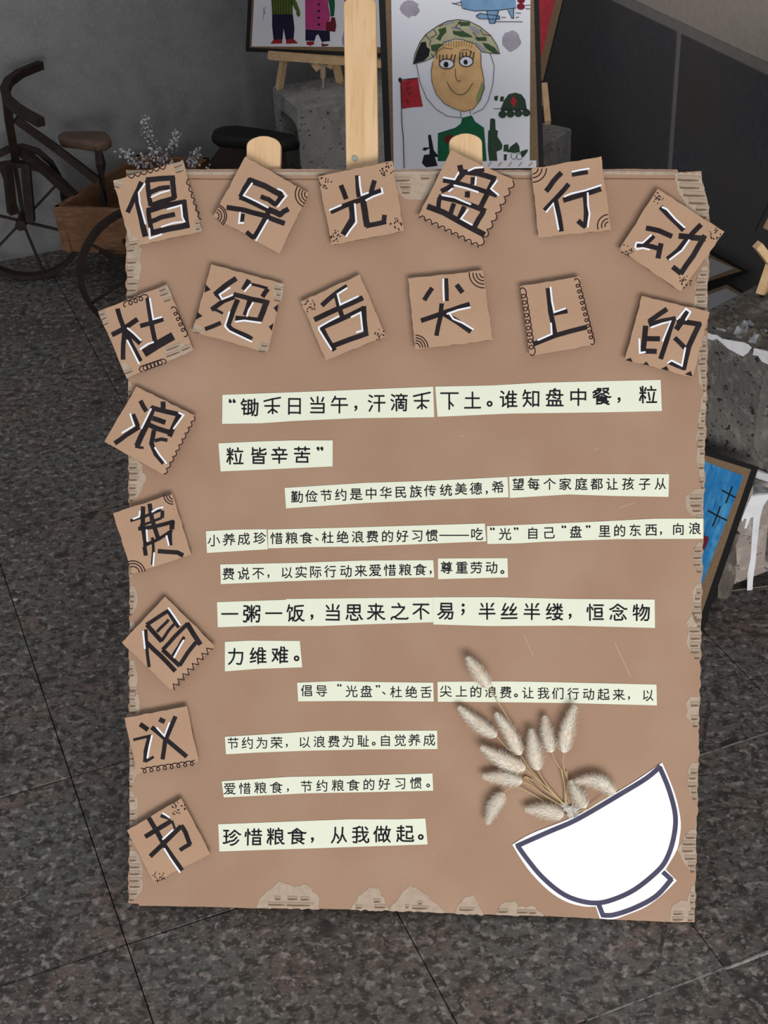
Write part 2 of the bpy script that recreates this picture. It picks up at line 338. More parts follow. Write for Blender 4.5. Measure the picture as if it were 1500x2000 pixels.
def tile(org, corners, label, blk, wht, dood=(), dots=(), tris=(), torn=()):
    e = lambda p, h=HT: B((org[0]+p[0]*K, org[1]+p[1]*K), h)
    c = [e(p) for p in corners]; cx, cy = np.mean(c, 0)
    t = empty('letter_tile', Matrix.Translation((cx, cy, 0)), label, parent=poster)
    L = lambda p, h=HT: (e(p, h)[0]-cx, e(p, h)[1]-cy)
    cc = [(x-cx, y-cy) for x, y in c]
    obj('tile_face', P(jit(cc, .0005, .006), HT-.0008, HT), M_cardT, t)
    obj('tile_core', P(jit([(x*.995, y*.995) for x, y in cc], .0005, .004), HT-.0036, HT-.0008), M_cedge, t, 'dark corrugated edge')
    obj('foam_pad', P([(x*.62, y*.62) for x, y in cc], 0, HT-.0036), M_foam, t)
    bm = bmesh.new()
    for k, (w_, *pts) in enumerate(blk):
        q = []
        for i, p in enumerate(pts):
            q.append(L(p))
            if i < len(pts)-1:
                r_ = pts[i+1]; q.append(L(((p[0]+r_[0])/2+random.uniform(-4, 4), (p[1]+r_[1])/2+random.uniform(-4, 4))))
        ribbon(bm, q, w_*K*PX, HT+.0002+k*.00001)
    obj('character', bm, M_ink, t, 'hand-drawn black character')
    bm = bmesh.new()
    for k, pts in enumerate(wht): ribbon(bm, [L(p) for p in pts], 24*K*PX, HT+.0005+k*.00001, 'round')
    obj('highlight', bm, M_white, t, 'white highlight strokes')
    def dd(bm, m=M_line): obj('pen_doodle', bm, m, t, 'small pen doodle at the edge')
    for d in dood:
        if d[0] == 'arc':
            _, c0, rs, a0, a1 = d
            for r_ in rs:
                bm = bmesh.new(); ribbon(bm, [L((c0[0]+r_*math.cos(math.radians(a)), c0[1]+r_*math.sin(math.radians(a)))) for a in np.linspace(a0, a1, 10)], 15*K*PX, HT+.0002); dd(bm)
        else:
            bm = bmesh.new(); ribbon(bm, [L(p) for p in doodle_line(None, d[1], d[2], d[3], d[4], d[0])], 14*K*PX, HT+.0002); dd(bm)
    for c0, rx, n in dots:
        bm = bmesh.new()
        for _ in range(n):
            a, r_ = random.uniform(0, 2*math.pi), rx*math.sqrt(random.random())
            disc(bm, L((c0[0]+r_*math.cos(a), c0[1]+r_*math.sin(a))), random.uniform(8, 12)*K*PX, HT+.0002, 6)
        obj('pen_dots', bm, M_line, t, 'cluster of tiny pen dots', 'stuff')
    for tr in tris:
        bm = bmesh.new(); bm.faces.new([bm.verts.new((*L(p), HT+.00025)) for p in tr]); dd(bm, M_ink)
    for pts, fl in torn:
        pa = obj('torn_patch', P(jit([L(p) for p in pts], .0006, .004), HT, HT+.0002), M_peel, t, 'pale torn patch')
        for x, y, ln, an in fl:
            x_, y_ = L((x, y)); flute(pa, x_, y_, ln*K*PX, 60*K*PX, HT+.0002, math.radians(an), .0008)
ST = 'square cardboard letter tile, '
tile((200, 300), [(145, 357), (1075, 97), (1325, 1035), (375, 1245)], ST+'black character of a person beside two stacked suns, at the poster\'s top left corner',
 [(62, (520, 375), (430, 570), (335, 785)), (78, (455, 560), (520, 860), (575, 1105)), (62, (598, 350), (612, 500), (645, 700)), (70, (580, 352), (760, 335), (965, 325)), (70, (935, 315), (945, 460), (962, 600)), (60, (640, 515), (760, 465), (900, 450)), (60, (640, 690), (780, 640), (970, 585)),
  (75, (590, 765), (800, 700), (1110, 645)), (62, (612, 760), (630, 900), (665, 1080)), (72, (1085, 620), (1105, 800), (1130, 975)), (62, (650, 905), (780, 850), (968, 808)), (75, (640, 1060), (900, 1000), (1160, 950))],
 [[(565, 405), (485, 520), (500, 660), (575, 935)], [(655, 580), (770, 525), (890, 490)], [(870, 740), (1050, 690), (1065, 850), (1095, 905), (940, 925), (790, 975)], [(625, 1000), (635, 1130), (790, 1075)]],
 [('wave', (350, 320), (850, 180), 6, 38), ('wave', (1125, 345), (1305, 880), 6, 35)],
 torn=[([(145, 357), (300, 330), (250, 430), (165, 480)], [(165, 410, 90, -15)]), ([(940, 150), (1075, 97), (1110, 230), (1000, 240)], [(950, 160, 130, 16), (975, 225, 120, 14)]), ([(310, 930), (420, 1090), (520, 1180), (375, 1245)], [(350, 1190, 150, 8)]), ([(1230, 900), (1290, 880), (1325, 1035), (1220, 1040)], [(1235, 905, 60, 10), (1240, 985, 60, 10)])])
tile((400, 290), [(540, 105), (1385, 595), (988, 1405), (112, 905)], ST+'tilted right, box-over-hook character, second from left in the poster\'s top row',
 [(76, (585, 418), (800, 500), (1035, 625)), (80, (615, 405), (540, 530), (480, 655)), (76, (465, 640), (640, 715), (840, 810), (1020, 890)), (70, (1035, 615), (1000, 680), (950, 755)), (62, (745, 640), (850, 680), (955, 755)), (66, (995, 895), (1050, 840), (1115, 805)), (66, (290, 785), (520, 820), (780, 890), (1065, 1000)), (52, (508, 870), (495, 978)), (68, (850, 840), (770, 1000), (655, 1195)), (58, (665, 1190), (610, 1160), (555, 1110))],
 [[(630, 465), (520, 625), (690, 705), (840, 785)], [(975, 540), (1030, 560), (1090, 630), (1040, 690), (975, 775)], [(470, 855), (455, 995), (515, 990)], [(840, 955), (790, 1040), (685, 1225)]],
 [('arc', (130, 900), (60, 95, 135, 160), -65, 50), ('arc', (1385, 610), (55, 95, 135, 180), 115, 215)])
tile((600, 290), [(150, 372), (1135, 165), (1285, 1100), (325, 1285)], ST+'dotted in all four corners, character of radiating strokes, top row under the easel\'s tall post',
 [(62, (668, 358), (675, 500), (692, 650)), (64, (448, 490), (520, 675)), (64, (898, 425), (850, 600)), (64, (312, 845), (480, 770), (700, 690), (850, 620), (990, 560)), (82, (590, 720), (605, 850), (600, 950), (480, 1150)), (82, (742, 680), (770, 850), (800, 1040)), (62, (780, 1035), (900, 1010), (1052, 975)), (62, (1012, 1000), (1030, 885))],
 [[(695, 375), (705, 500), (725, 620), (810, 590)], [(300, 820), (450, 755)], [(785, 690), (880, 640), (1005, 595), (990, 530)], [(635, 740), (655, 990), (580, 1080), (520, 1170)]],
 dots=[((250, 450), 85, 18), ((1060, 280), 95, 22), ((1190, 1010), 85, 18), ((385, 1170), 90, 20)])
tile((800, 280), [(555, 92), (1405, 500), (940, 1385), (120, 965)], ST+'tall boat-over-dish character with scalloped pen borders, top row between starlike and step characters',
 [(70, (668, 290), (695, 390)), (68, (670, 375), (900, 400), (1150, 475)), (64, (720, 400), (580, 550), (420, 640)), (68, (1130, 475), (1040, 660), (935, 870)), (62, (445, 490), (620, 525), (880, 600), (1165, 695)), (50, (995, 350), (880, 370), (780, 385)), (56, (842, 450), (835, 550)), (66, (770, 640), (765, 722)),
  (66, (385, 710), (600, 755), (820, 825), (1015, 905)), (58, (400, 720), (382, 880)), (60, (592, 800), (545, 945)), (62, (730, 840), (655, 1010)), (66, (985, 900), (920, 1010), (860, 1120)), (76, (235, 840), (450, 920), (700, 1060), (1000, 1220))],
 [[(455, 455), (600, 480), (650, 390)], [(785, 365), (870, 325), (970, 320)], [(885, 455), (875, 550)], [(1165, 495), (1085, 605), (1185, 690)], [(595, 560), (760, 600), (910, 650)], [(435, 690), (600, 720), (700, 765), (810, 810)], [(775, 885), (685, 1005), (830, 1085)], [(525, 640), (570, 605)]],
 [('wave', (925, 1370), (130, 970), 9, 49), ('wave', (1395, 505), (940, 1375), 8, -49)])
tile((1010, 290), [(193, 270), (1122, 105), (1250, 1085), (283, 1187)], ST+'two-legged stepping character with arcs in two corners, fifth in the top row',
 [(66, (592, 322), (480, 440), (385, 572)), (62, (688, 472), (560, 620), (365, 825)), (62, (512, 680), (560, 900), (590, 1105)), (60, (728, 348), (942, 312)), (66, (612, 692), (850, 620), (1118, 538)), (62, (902, 610), (920, 850), (912, 1050)), (66, (915, 1045), (810, 962))],
 [[(735, 310), (850, 285), (955, 270)], [(630, 640), (720, 600), (900, 560), (1115, 490)], [(940, 595), (945, 760), (965, 870), (940, 1045)], [(390, 845), (480, 735), (520, 920), (550, 1080)]],
 [('arc', (205, 265), (75, 125, 185), 0, 88), ('arc', (1220, 1030), (50, 95, 150), 160, 265)])
tile((1200, 360), [(575, 60), (1465, 630), (885, 1430), (65, 865)], ST+'steeply tilted with dotted corners, cloud-and-strength character, right end of the top row',
 [(68, (615, 300), (760, 450), (925, 612)), (66, (420, 582), (600, 620), (768, 695)), (58, (525, 685), (450, 760), (375, 825)), (52, (290, 812), (400, 810)), (62, (390, 810), (500, 830), (605, 865)), (66, (622, 785), (580, 988)), (74, (855, 688), (1050, 710), (1215, 725)), (64, (1155, 535), (960, 740), (850, 880), (705, 998)), (68, (1205, 680), (1050, 950), (880, 1195)), (66, (890, 1190), (775, 1100))],
 [[(640, 305), (700, 335), (810, 460), (935, 575)], [(490, 675), (375, 780), (295, 775), (275, 830), (295, 865), (380, 850), (460, 870)], [(995, 745), (900, 880), (735, 1005)]],
 dots=[((600, 185), 85, 16), ((1345, 660), 85, 18), ((175, 870), 85, 18), ((940, 1290), 90, 20)])
tile((180, 540), [(80, 465), (995, 105), (1352, 978), (462, 1362)], ST+'character of a tree beside earth with curly loops, left end of the second row',
 [(62, (335, 428), (420, 680), (520, 900), (645, 1130)), (66, (262, 778), (430, 690), (605, 568)), (62, (430, 700), (415, 900), (412, 1108)), (76, (440, 690), (540, 790), (645, 888)), (62, (740, 285), (780, 560), (840, 870)), (58, (640, 660), (790, 620), (948, 568)), (110, (690, 1025), (870, 910), (1080, 792))],
 [[(770, 295), (815, 570), (925, 540)], [(640, 970), (740, 900), (815, 875)], [(475, 690), (560, 760), (650, 850)], [(470, 855), (540, 990), (625, 1160)]],
 [('loop', (440, 370), (715, 265), 4, 55), ('loop', (1085, 420), (1250, 780), 5, 50), ('loop', (660, 1230), (950, 1130), 6, 60)],
 torn=[([(870, 170), (995, 105), (1060, 260), (1000, 360), (900, 260)], [(885, 170, 110, 20), (900, 230, 120, 18), (950, 305, 100, 14)]), ([(80, 465), (180, 450), (230, 640), (160, 670)], [(90, 490, 90, 20), (110, 550, 90, 20), (140, 620, 80, 20)]), ([(970, 930), (1160, 880), (1352, 978), (1040, 1110), (970, 1050)], [(980, 960, 200, 20), (1180, 960, 140, 20), (980, 1045, 230, 20)]), ([(385, 1170), (440, 1140), (560, 1250), (462, 1362)], [(420, 1270, 120, 18)])])
tile((360, 500), [(360, 110), (1325, 372), (1105, 1290), (107, 1005)], ST+'silk-and-colour character with black notches at both sides, second row near left',
 [(68, (692, 298), (540, 400), (405, 515)), (44, (410, 500), (490, 572)), (62, (668, 545), (520, 600), (360, 715)), (34, (365, 708), (440, 725), (515, 765)), (54, (488, 890), (275, 975)), (66, (862, 320), (785, 452)), (36, (872, 370), (1110, 432)), (62, (1115, 438), (1040, 545)), (62, (658, 512), (900, 575), (1132, 625)), (76, (1090, 620), (1000, 862)), (64, (872, 590), (808, 792)), (64, (680, 828), (860, 838), (1020, 858)), (66, (712, 580), (640, 760), (580, 930)), (62, (580, 925), (640, 985), (770, 1040), (902, 1108))],
 [[(605, 425), (470, 515), (505, 575), (640, 520)], [(885, 380), (805, 470)], [(915, 625), (860, 720), (835, 800)], [(600, 745), (540, 935), (600, 1000), (895, 1140)], [(685, 875), (800, 860), (1015, 890)]],
 tris=[((285, 380), (352, 450), (265, 487)), ((175, 745), (242, 800), (150, 852)), ((1255, 640), (1188, 690), (1235, 752)), ((1190, 895), (1125, 940), (1165, 1000))],
 torn=[([(1200, 360), (1325, 372), (1290, 600), (1200, 570), (1170, 440)], [(1205, 405, 110, -12), (1235, 490, 60, -12), (1205, 560, 80, -10)]), ([(130, 900), (220, 930), (260, 1040), (107, 1005)], [(130, 985, 100, -12)]), ([(980, 1190), (1130, 1110), (1105, 1290), (960, 1250)], [(1030, 1165, 90, -8), (990, 1235, 110, -8)])])
tile((570, 510), [(120, 540), (905, 178), (1257, 1000), (455, 1322)], ST+'tongue character of a thousand over a mouth box, third in the second row',
 [(62, (738, 335), (600, 420), (398, 592)), (62, (585, 440), (620, 580), (672, 745)), (68, (298, 782), (600, 640), (948, 488)), (62, (385, 892), (600, 800), (965, 625)), (62, (395, 885), (460, 1010), (572, 1190)), (66, (958, 600), (965, 780), (988, 975)), (66, (545, 1130), (780, 1040), (1015, 958))],
 [[(735, 360), (610, 440), (645, 580), (880, 470)], [(625, 735), (480, 810), (360, 880), (360, 910), (440, 1040), (525, 1175)], [(795, 745), (915, 685), (940, 925), (865, 945)]],
 dots=[((230, 600), 90, 20), ((1170, 985), 75, 14)])
tile((780, 500), [(115, 300), (1112, 190), (1243, 1118), (213, 1242)], ST+'small-over-big character with pen arcs in two corners, middle of the second row',
 [(60, (438, 425), (330, 590)), (52, (622, 298), (632, 600)), (64, (762, 382), (842, 488)), (62, (288, 862), (500, 790), (700, 720), (938, 642)), (58, (565, 632), (550, 800), (493, 1062)), (72, (575, 755), (780, 880), (955, 1005))],
 [[(585, 310), (585, 450), (593, 595)], [(940, 685), (780, 720), (640, 770)], [(660, 760), (720, 840), (840, 890), (980, 975)]],
 [('arc', (1120, 235), (50, 95, 140, 190), 85, 185), ('arc', (215, 1220), (60, 95, 130, 165), -90, 0)])
tile((980, 510), [(245, 335), (1035, 205), (1225, 1115), (378, 1262)], ST+'simple upright-over-base character between two curly borders, fifth in the second row',
 [(62, (615, 358), (650, 680), (712, 985)), (56, (690, 700), (875, 665)), (62, (418, 1108), (700, 995), (1135, 878))],
 [[(650, 350), (670, 540), (700, 680), (845, 630)], [(655, 830), (665, 970), (485, 1050)]],
 [('loop', (285, 380), (415, 1230), 10, 60), ('loop', (1000, 250), (1215, 1090), 11, 50)])
tile((1190, 550), [(435, 190), (1335, 405), (1112, 1275), (208, 1040)], ST+'white-and-ladle character above a row of black triangles, right end of the second row',
 [(64, (770, 365), (530, 532)), (60, (545, 575), (720, 520), (885, 490)), (42, (530, 515), (560, 600)), (70, (485, 588), (445, 955)), (66, (450, 758), (675, 762)), (66, (440, 925), (632, 930)), (62, (850, 520), (760, 800), (682, 1032)), (72, (1045, 400), (890, 640)), (66, (900, 525), (1222, 572)), (68, (1205, 555), (1060, 860), (985, 1175)), (62, (1005, 1155), (800, 1070)), (60, (870, 748), (1008, 885))],
 [[(560, 610), (700, 560), (815, 530), (710, 790)], [(905, 500), (1020, 360), (1080, 405), (1020, 510)], [(400, 765), (405, 950), (475, 940)], [(1010, 885), (965, 1120), (830, 1050), (780, 1080)]],
 tris=[((210, 1045), (285, 1015), (310, 1070)), ((450, 1100), (495, 1065), (535, 1120)), ((690, 1160), (765, 1125), (795, 1190)), ((1005, 1235), (1085, 1190), (1110, 1265))])
tile((190, 730), [(520, 170), (1318, 565), (898, 1352), (95, 905)], ST+'water-and-good wave character, topmost of the left column below the two rows',
 [(62, (575, 358), (655, 502)), (56, (475, 538), (545, 705)), (62, (560, 705), (380, 820), (232, 928)), (66, (876, 370), (875, 480)), (64, (715, 448), (900, 500), (1115, 548)), (76, (745, 450), (640, 720), (528, 965)), (32, (505, 970), (618, 987)), (66, (1092, 540), (960, 835)), (66, (735, 592), (908, 650)), (66, (665, 668), (800, 730), (982, 785)), (62, (757, 748), (722, 930), (780, 1070), (885, 1192)), (46, (765, 895), (860, 870), (935, 885))],
 [[(440, 535), (490, 690), (335, 785)], [(715, 470), (590, 725)], [(1090, 520), (1150, 550), (1020, 730)], [(770, 985), (830, 1080), (920, 1190)]],
 [('wave', (1305, 570), (895, 1345), 10, -31)])
tile((200, 940), [(140, 425), (932, 170), (1187, 975), (400, 1232)], ST+'dense crossed-strokes character with shell, second down the left column',
 [(60, (542, 335), (540, 600), (578, 850)), (60, (628, 298), (660, 500), (748, 775)), (38, (372, 528), (560, 470), (785, 378)), (50, (800, 390), (795, 490)), (34, (790, 488), (640, 545), (500, 595)), (52, (478, 632), (660, 610), (955, 535)), (66, (935, 522), (925, 642)), (42, (548, 862), (750, 770), (930, 650)), (56, (900, 670), (905, 855)), (56, (560, 870), (578, 990)), (38, (665, 748), (680, 900), (665, 1112)), (58, (738, 930), (1000, 948), (1078, 988))],
 [[(500, 400), (490, 470), (415, 500)], [(665, 405), (730, 365), (805, 345)], [(590, 650), (600, 795)], [(855, 730), (885, 850)], [(690, 955), (678, 1120)]],
 [('arc', (935, 190), (45, 80, 115), 85, 190), ('arc', (405, 1225), (90, 130, 165), -115, -8)])
tile((220, 1140), [(700, 172), (1362, 830), (772, 1412), (122, 782)], ST+'standing on its corner with a zigzag border, stacked suns character, third down the left column',
 [(44, (442, 608), (450, 800), (487, 1112)), (62, (450, 780), (640, 960), (835, 1165)), (52, (450, 548), (600, 450), (745, 360)), (62, (455, 545), (655, 770)), (56, (738, 355), (885, 582)), (40, (650, 765), (740, 630), (832, 530)), (40, (590, 642), (680, 550), (748, 478)), (52, (665, 882), (830, 700), (1002, 528)), (68, (990, 525), (1170, 812)), (58, (665, 880), (895, 1095)), (54, (890, 1092), (1000, 920), (1112, 780)), (42, (800, 962), (880, 840), (955, 708))],
 [[(405, 635), (430, 860)], [(745, 325), (820, 430), (900, 550)], [(945, 755), (900, 830), (820, 980)]],
 [('zig', (1310, 850), (800, 1395), 8, 70)])
tile((220, 1350), [(160, 355), (990, 200), (1142, 932), (322, 1102)], ST+'open character with a big cross stroke over a curly line, fourth down the left column',
 [(66, (365, 438), (472, 515)), (66, (622, 372), (695, 408)), (36, (275, 648), (520, 590)), (56, (492, 600), (440, 800), (432, 945)), (36, (435, 940), (548, 872)), (62, (518, 480), (700, 630), (988, 872)), (58, (838, 335), (700, 660), (665, 908))],
 [[(525, 590), (490, 740), (465, 885)], [(590, 485), (690, 595), (755, 420)]],
 [('loop', (380, 1060), (1100, 950), 8, -55)])
tile((220, 1530), [(190, 630), (912, 200), (1303, 940), (552, 1322)], ST+'book character with a long slanting stem and dots, lowest of the left column',
 [(66, (480, 455), (590, 640), (700, 840), (925, 1160)), (62, (432, 712), (600, 610), (785, 498)), (32, (790, 495), (830, 605)), (62, (500, 972), (700, 780), (915, 568)), (62, (912, 560), (970, 650), (1032, 820)), (54, (1035, 808), (895, 890)), (44, (640, 430), (755, 468))],
 [[(670, 395), (755, 450)], [(670, 740), (800, 620)], [(690, 870), (770, 1000), (895, 1180)]],
 dots=[((880, 345), 100, 22), ((615, 1240), 85, 20)])
# ------------------------------------------------------------------ lettered paper strips
GL = {'锄':'58624162|18891579|58226721|58414141|31781579|157907680764|13613161|582237133516|09403140|4115418358835822|72097906860989676767|2061201431173516|610773377489','禾':'107650869294|52885212|14528652|52363016|52367418','日':'78132113|21487848|7808788321832107','当':'82332033|72678185|18842967|50555089|1510821082541854','午':'28892577|136021752577|25778276|50765006|09449044','汗':'27351309|138715882879|09602154|36509150|87844084|63846306','滴':'60825990|223822321211|247723801387|19550861|70637382|593448344819701970345934|47824763|59345963|45487348|89823382|710875068408856235633506','下':'06889488|50885006|50447024','土':'09109010|49104989|15588458','谁':'128617852576|18112217|4565406336593552|69887280|221730203526|221722580858|47728972|91134613|86524652|86334633|70727013|460645655288','知':'27353134422346184613|58168616|47500850|086216771889|16774477|2977273520200908|8610868058815808','盘':'39323908|546154694374|42525446|59085932|539248904783|91610961|80088031593219321908|91080808|094114411845246125834783768376436542','中':'85381338|49064989|1332137285728533','餐':'5786838682807469|2561245815540853|256122651766|2561336440714175|49495144|696966666063|69697469|696965735676|74698560|78197324|8607830674107313|26337333|532453187313|297729864786|457718760767|7341224511410742|82227313|5213501026082644|26247324|954487427446496128482644|73247446','粒':'51585822|88724572|37833166|63906680|0718082416422145|09841367|81597309|3529353329412145|42099109|36560856|22892206','皆':'454146505252|78252225|8781848267755774|44782078|486445601456|222522087808784122412225|90628755605557595789|20562089','辛':'51774789|70706552|3251346030692670|85291429|83771677|49514906|90510951','苦':'493578357910211021354935|32893270|49354966|10558955|67716789|89801080','勤':'50341034|690974068206871290665766|10234723|51820782|0809561265346988|4189417218711890|294511451160476047452945|29692911','俭':'190619601761|442539433545|309126891761|0747075211581761|3864445976598265|59466229|82446911|285938645885826590609461|89113111','节':'40544006|67686789|13558054792064195923|90780978|32673289','约':'356730592657|2688126310572657|54516935|1435154125522657|38180712|54728771841278066507|579154724659|37380933','是':'79732073|303925352424|080715132424|84285028|207321597859788620862073|90460946|95118907610738122424|50095046','华':'257419731066|2647278034893891|876189568550605056545688|50065039|09289028|41658781','民':'15418541|85248719850981077209592252414962|4619421515091584788478631563','族':'46665477|1790208926822573|693372359035|4507500862186933|60665857|201023073107351336521852|91775477|69576933|54775789|58575149|48356735831290079208|08733973|1973163108080903|86575857','传':'631764147010|63174923|186210580650|1906186220722888|38788678|90603260|63177834804047415989','统':'336729602557|105712642588|08133520|766481608353|34381436|835386528947|14360933|1436164224512557|35084109481752265441|892391189009860774087341|44759075|04592557|505167836390|83534349','美':'70896576|53315623671486079309|3276328330882391|85761376|18618161|12328932|91460946|497549474222331412070509','德':'0737084114472050|55695550|35389138|32103823|27682050|11742488|71507169|652361305831|77147407540650094923|21062050|92118425|91823582|679363906169|616987698750405040696169','希':'8469796861755978|59784778|5978618276898089|072910282638|34562638|47784173|4778418323881987|26122638|417342674057|417318681070|53475306|65147012811382382638|90570957','望':'57628661|86745874|26892980|197919534358|90070907|20237923|494854535886868686487546|84371637|50085037|46790879','每':'268029893491|5741564945564056|5518552541344141|0961237926808780|8818201825637863751971065806|91410841','个':'0754105325625083|49064960|9454895379585083|51895083','家':'6641762287129212|66415438|664178528253|112931354845|48895082|47644356|0812131123155431|435615451047|12671281508287818768|4356543856205311450637063409|24647564','庭':'509153905681|21072911351941304445324541662667|95108907540842122534|5364566384688867|90235323|87465746|71647123|100408081219154515809080','都':'184009370438|73217618811886209024903488417854898363846306|47281828|31592445|52853960|181247124744244519441806|137841784675|28882860|08605260','让':'84576257|18872977|392836232417|085824582417|190519092417|62886209|91093809','孩':'89087323|697766896291|732345083707|73238541|52516276|42294529583768466951|384935450837|110622082360327633830983|4352475074528061|44769176','子':'09459045|310745064908516273767582|86831983','从':'68876547|8513762669456547|654762455625501643084008|2853354945344530|1008202528532987','小':'2363133509290428|2809340649085087|7266756479589228','养':'704164356406|704185339333|70416450|294012320434|294034353221210817061307|29403550|657969897391|289132883479|81661866|50794152|14798679|89510951','成':'728984818473|67316723|6731723383578760|6723622250104308|6723760985078808901491228926|24233119392142521652|673162435790|10030908152917739073','珍':'8633701751084208|434852506762|7648603350284628|366239614767648589639563|09543154|0618091734243729|21222083|08833383','惜':'47268526|10710750|20892006|32612873|852684424842470985098526|77897757|54575489|91574157|89774377','粮':'38833467|75258734|0814082218412345|234530443733|14681084|65906879|50628562|38560956|67446932781987109410|24062489|504485448579507950096713','食':'25497449|25347434|86307930|8507810768166619|74347930|48256619|66197930|516449714573|75677434|7463196510610463|9564896375675086287025085012','杜':'2356315336463541|072518532356|41109110|46588758|25892506|37710971|66886610','绝':'1335154124522658|402336190813|57925580|6737675976795580|083334383941|9018891085075108471546695580|249225861263105729593365866186384737','浪':'614465297124|09602053|85347124|14862479|589061876279|71247220791388089309|38628262|223923331211|384481448279387938095813','费':'50294622401431101006|782076402240|88065717|20452240|204510440745|204530513358|37603358|22192240|61506190|3760885885487650|148482848373187216593358|38903760','的':'6111660776078312863188745874|23742689|12464046|71345951|12081216|495858746289|12164016407312741216','好':'91474647|5108560668087062817484825182|086938683549272817140807|219011413124','习':'29664951|15216738|158384828329801276076107','惯':'32602873|20062089|671471168907|11710850|30083706561562246335|4223424882488423|636044604786848682606360|65866360|36739173','吃':'76537548472245125207850790109220|11301122|11303030308011801130|517448734161|51749074|517455895991|50548655','光':'892491138706640762146251|1685198428663164|060811071609292134343551|49894952|81857266|90520952','自':'48894576|20338033|80542054|80112011|8007807620762006','己':'8828902389158510780830082309201319517851|784678831883','里':'15298529|09089008|81671967|508619862047804780865086|50085086','东':'26301412|911287127033|41774388|82472347245533673676|5461530941073610|11778777','西':'85121512|8536653661386083|09838983|38833751324024341534|1506156285618506','向':'46884273|34193426|34266526655134523426|670874068508867213721306','说':'4390488853795270|231918121807|231923580858|231929203625|54455330481839083108|892191179008860772087045|73707989|737082698245424542707370','不':'1034284642604862|893664565757|500648625582|11828882','以':'53634280|37084207511265296930|16182023|69308909|693076617985|20812023|4736443129242023','实':'48895279|87085822|29663859|19502944|13661378527986788666|10328932|090915073515452452485366','际':'81409017|21313029343433482660348412851206|50828582|5407640766106658|411748315041|90584558','行':'5807690675097656|09712990|47848784|215015480841|23062150235631673769|42569056','动':'43821382|235813214326|09584558|47203842|680970077907861290665467|6888633151085103','来':'76686953|31552468|14788578|50065089|081219174340504356469046|094643465542791789119612','爱':'74796966|48785166|91108607810863136116|26772966|521648123107|52166116|52163533|84867988238415841286|1156126687668756|80481948|385634373533|61167126733335333031161210080609','尊':'739168886579|18478147|269132863479|4067365829542456|41794067|272627193811|530667076837|08269126|683718381968796880386837|815759575779|89791079','重':'90080808|80481948|1586498575898287|09739073|15238522|496179617935203520614961|49094985','劳':'8752876112611250|32893272|531158077508791980391739|45503824311619090907|67896773|89800980','一':'08489048','粥':'32223215|32222523|322243424845|38663682|70878987896472647052704289428714840774067208|6124622954444845|57666282|07091006210725232642094208511064266426860987|48894807|61543554','饭':'16082016|20552016|201628183425|940887077022|470852087022|5760633867297027|70277022|157434743160|075515741889|37074531488184869185|4760856079377027','思':'323032123508650869117019|173115221012|7532793189139312|57294338|18678067|49854947|806780471847188580858067','之':'281929163512470990099514|2819181811121006|458953795270|28195743766476701370','易':'15091909342241314338|22697869|6539582251124406|32532940|072811282338294084397908760565056208|325378537785238522543253','半':'717179868488|19862871|09349034|49064989|15578457','丝':'866979577455|90110911|1829193631503255|7288576256557455|7455724960365830|513184308933|10304330|3188155536564570','缕':'6169485643523853|61696869|616959714271|316928592457|915387536869|1335154223512457|40074506520763126515|08133218|910887077215|2457105723862389|686972718971|803679297215|458848865278|80788587|65157215|6515631852225636|668966516036|07343137|42369036','恒':'46478447|10710751|21892106|38119111|30733561|90844184|844783264726466783678447','念':'702273156908340830133031|57386038704872552155|532745373940|53664471|763380309013|15310912|0764106423704889826787659566','物':'64736366554647334129|49086121683575557973|38450736|558952734156|12693569|25892506|527390728618800770076709|08531284','力':'1268856784357912740759075609|12072316363342524489','维':'486443624055|678970897480|08133519|25571435|255710572488|255729593468|50528752|91135013|90725172|50338733|73727313|364132370933|500648645689','难':'678970887480|106421472645|5063446140554049|0978357832612645|35213624342929362637|2637233517250816|26372645|52729072|51139013|51528752|87335133|72727213|5106506357875691','倡':'190619601861|40718271|86263626|186111580748|186120722888|827181564156418681868271|362637428542860936093626','导':'86588152245218561769|263526283716|17697869788518861769|4608510667086842|10358935','舌':'493879387909210921374938|158249838188|49834938|09609160','尖':'876077746881|06081307301440234937|493752399039|288120671258|49894960|49494937|09394639681487079308','上':'83574657|46874611|09119011','我':'401246116724|834773336730|86757586|09609060|09324940|1180308343884886|1208160629073083|90259220911285067609672461605988','们':'618687858708800675067008|24881660|507351764289|37693706|180618581660|084710561660','起':'95129008430831112915|45382938|2915231717241325|903591308722642258245857865786845785|08604660|43781178|070613251344|28892915','为':'54466432|317728772087|5710620774078011843185651266|060913092925394443654489','荣':'1253136486648754|49554906|9412881181146824543945421042|65896574|894256424940191611110612|33743389|90820982','耻':'73549054|54675408|14453645|14653665|73087389|07214226|08854285|91084608|14851522|36853606','觉':'70727887|49454829401816060907|468950815379|2428245674567428|901689098507600858115725|267226802088|1259127287728760','做':'6558685673347631|655867686971|69717289|176211590648|554555163216|76239107|76235807|76237631|8771824180337631|6558625661495545|69719171|44454488|31715771|180617622588|321032455545'}
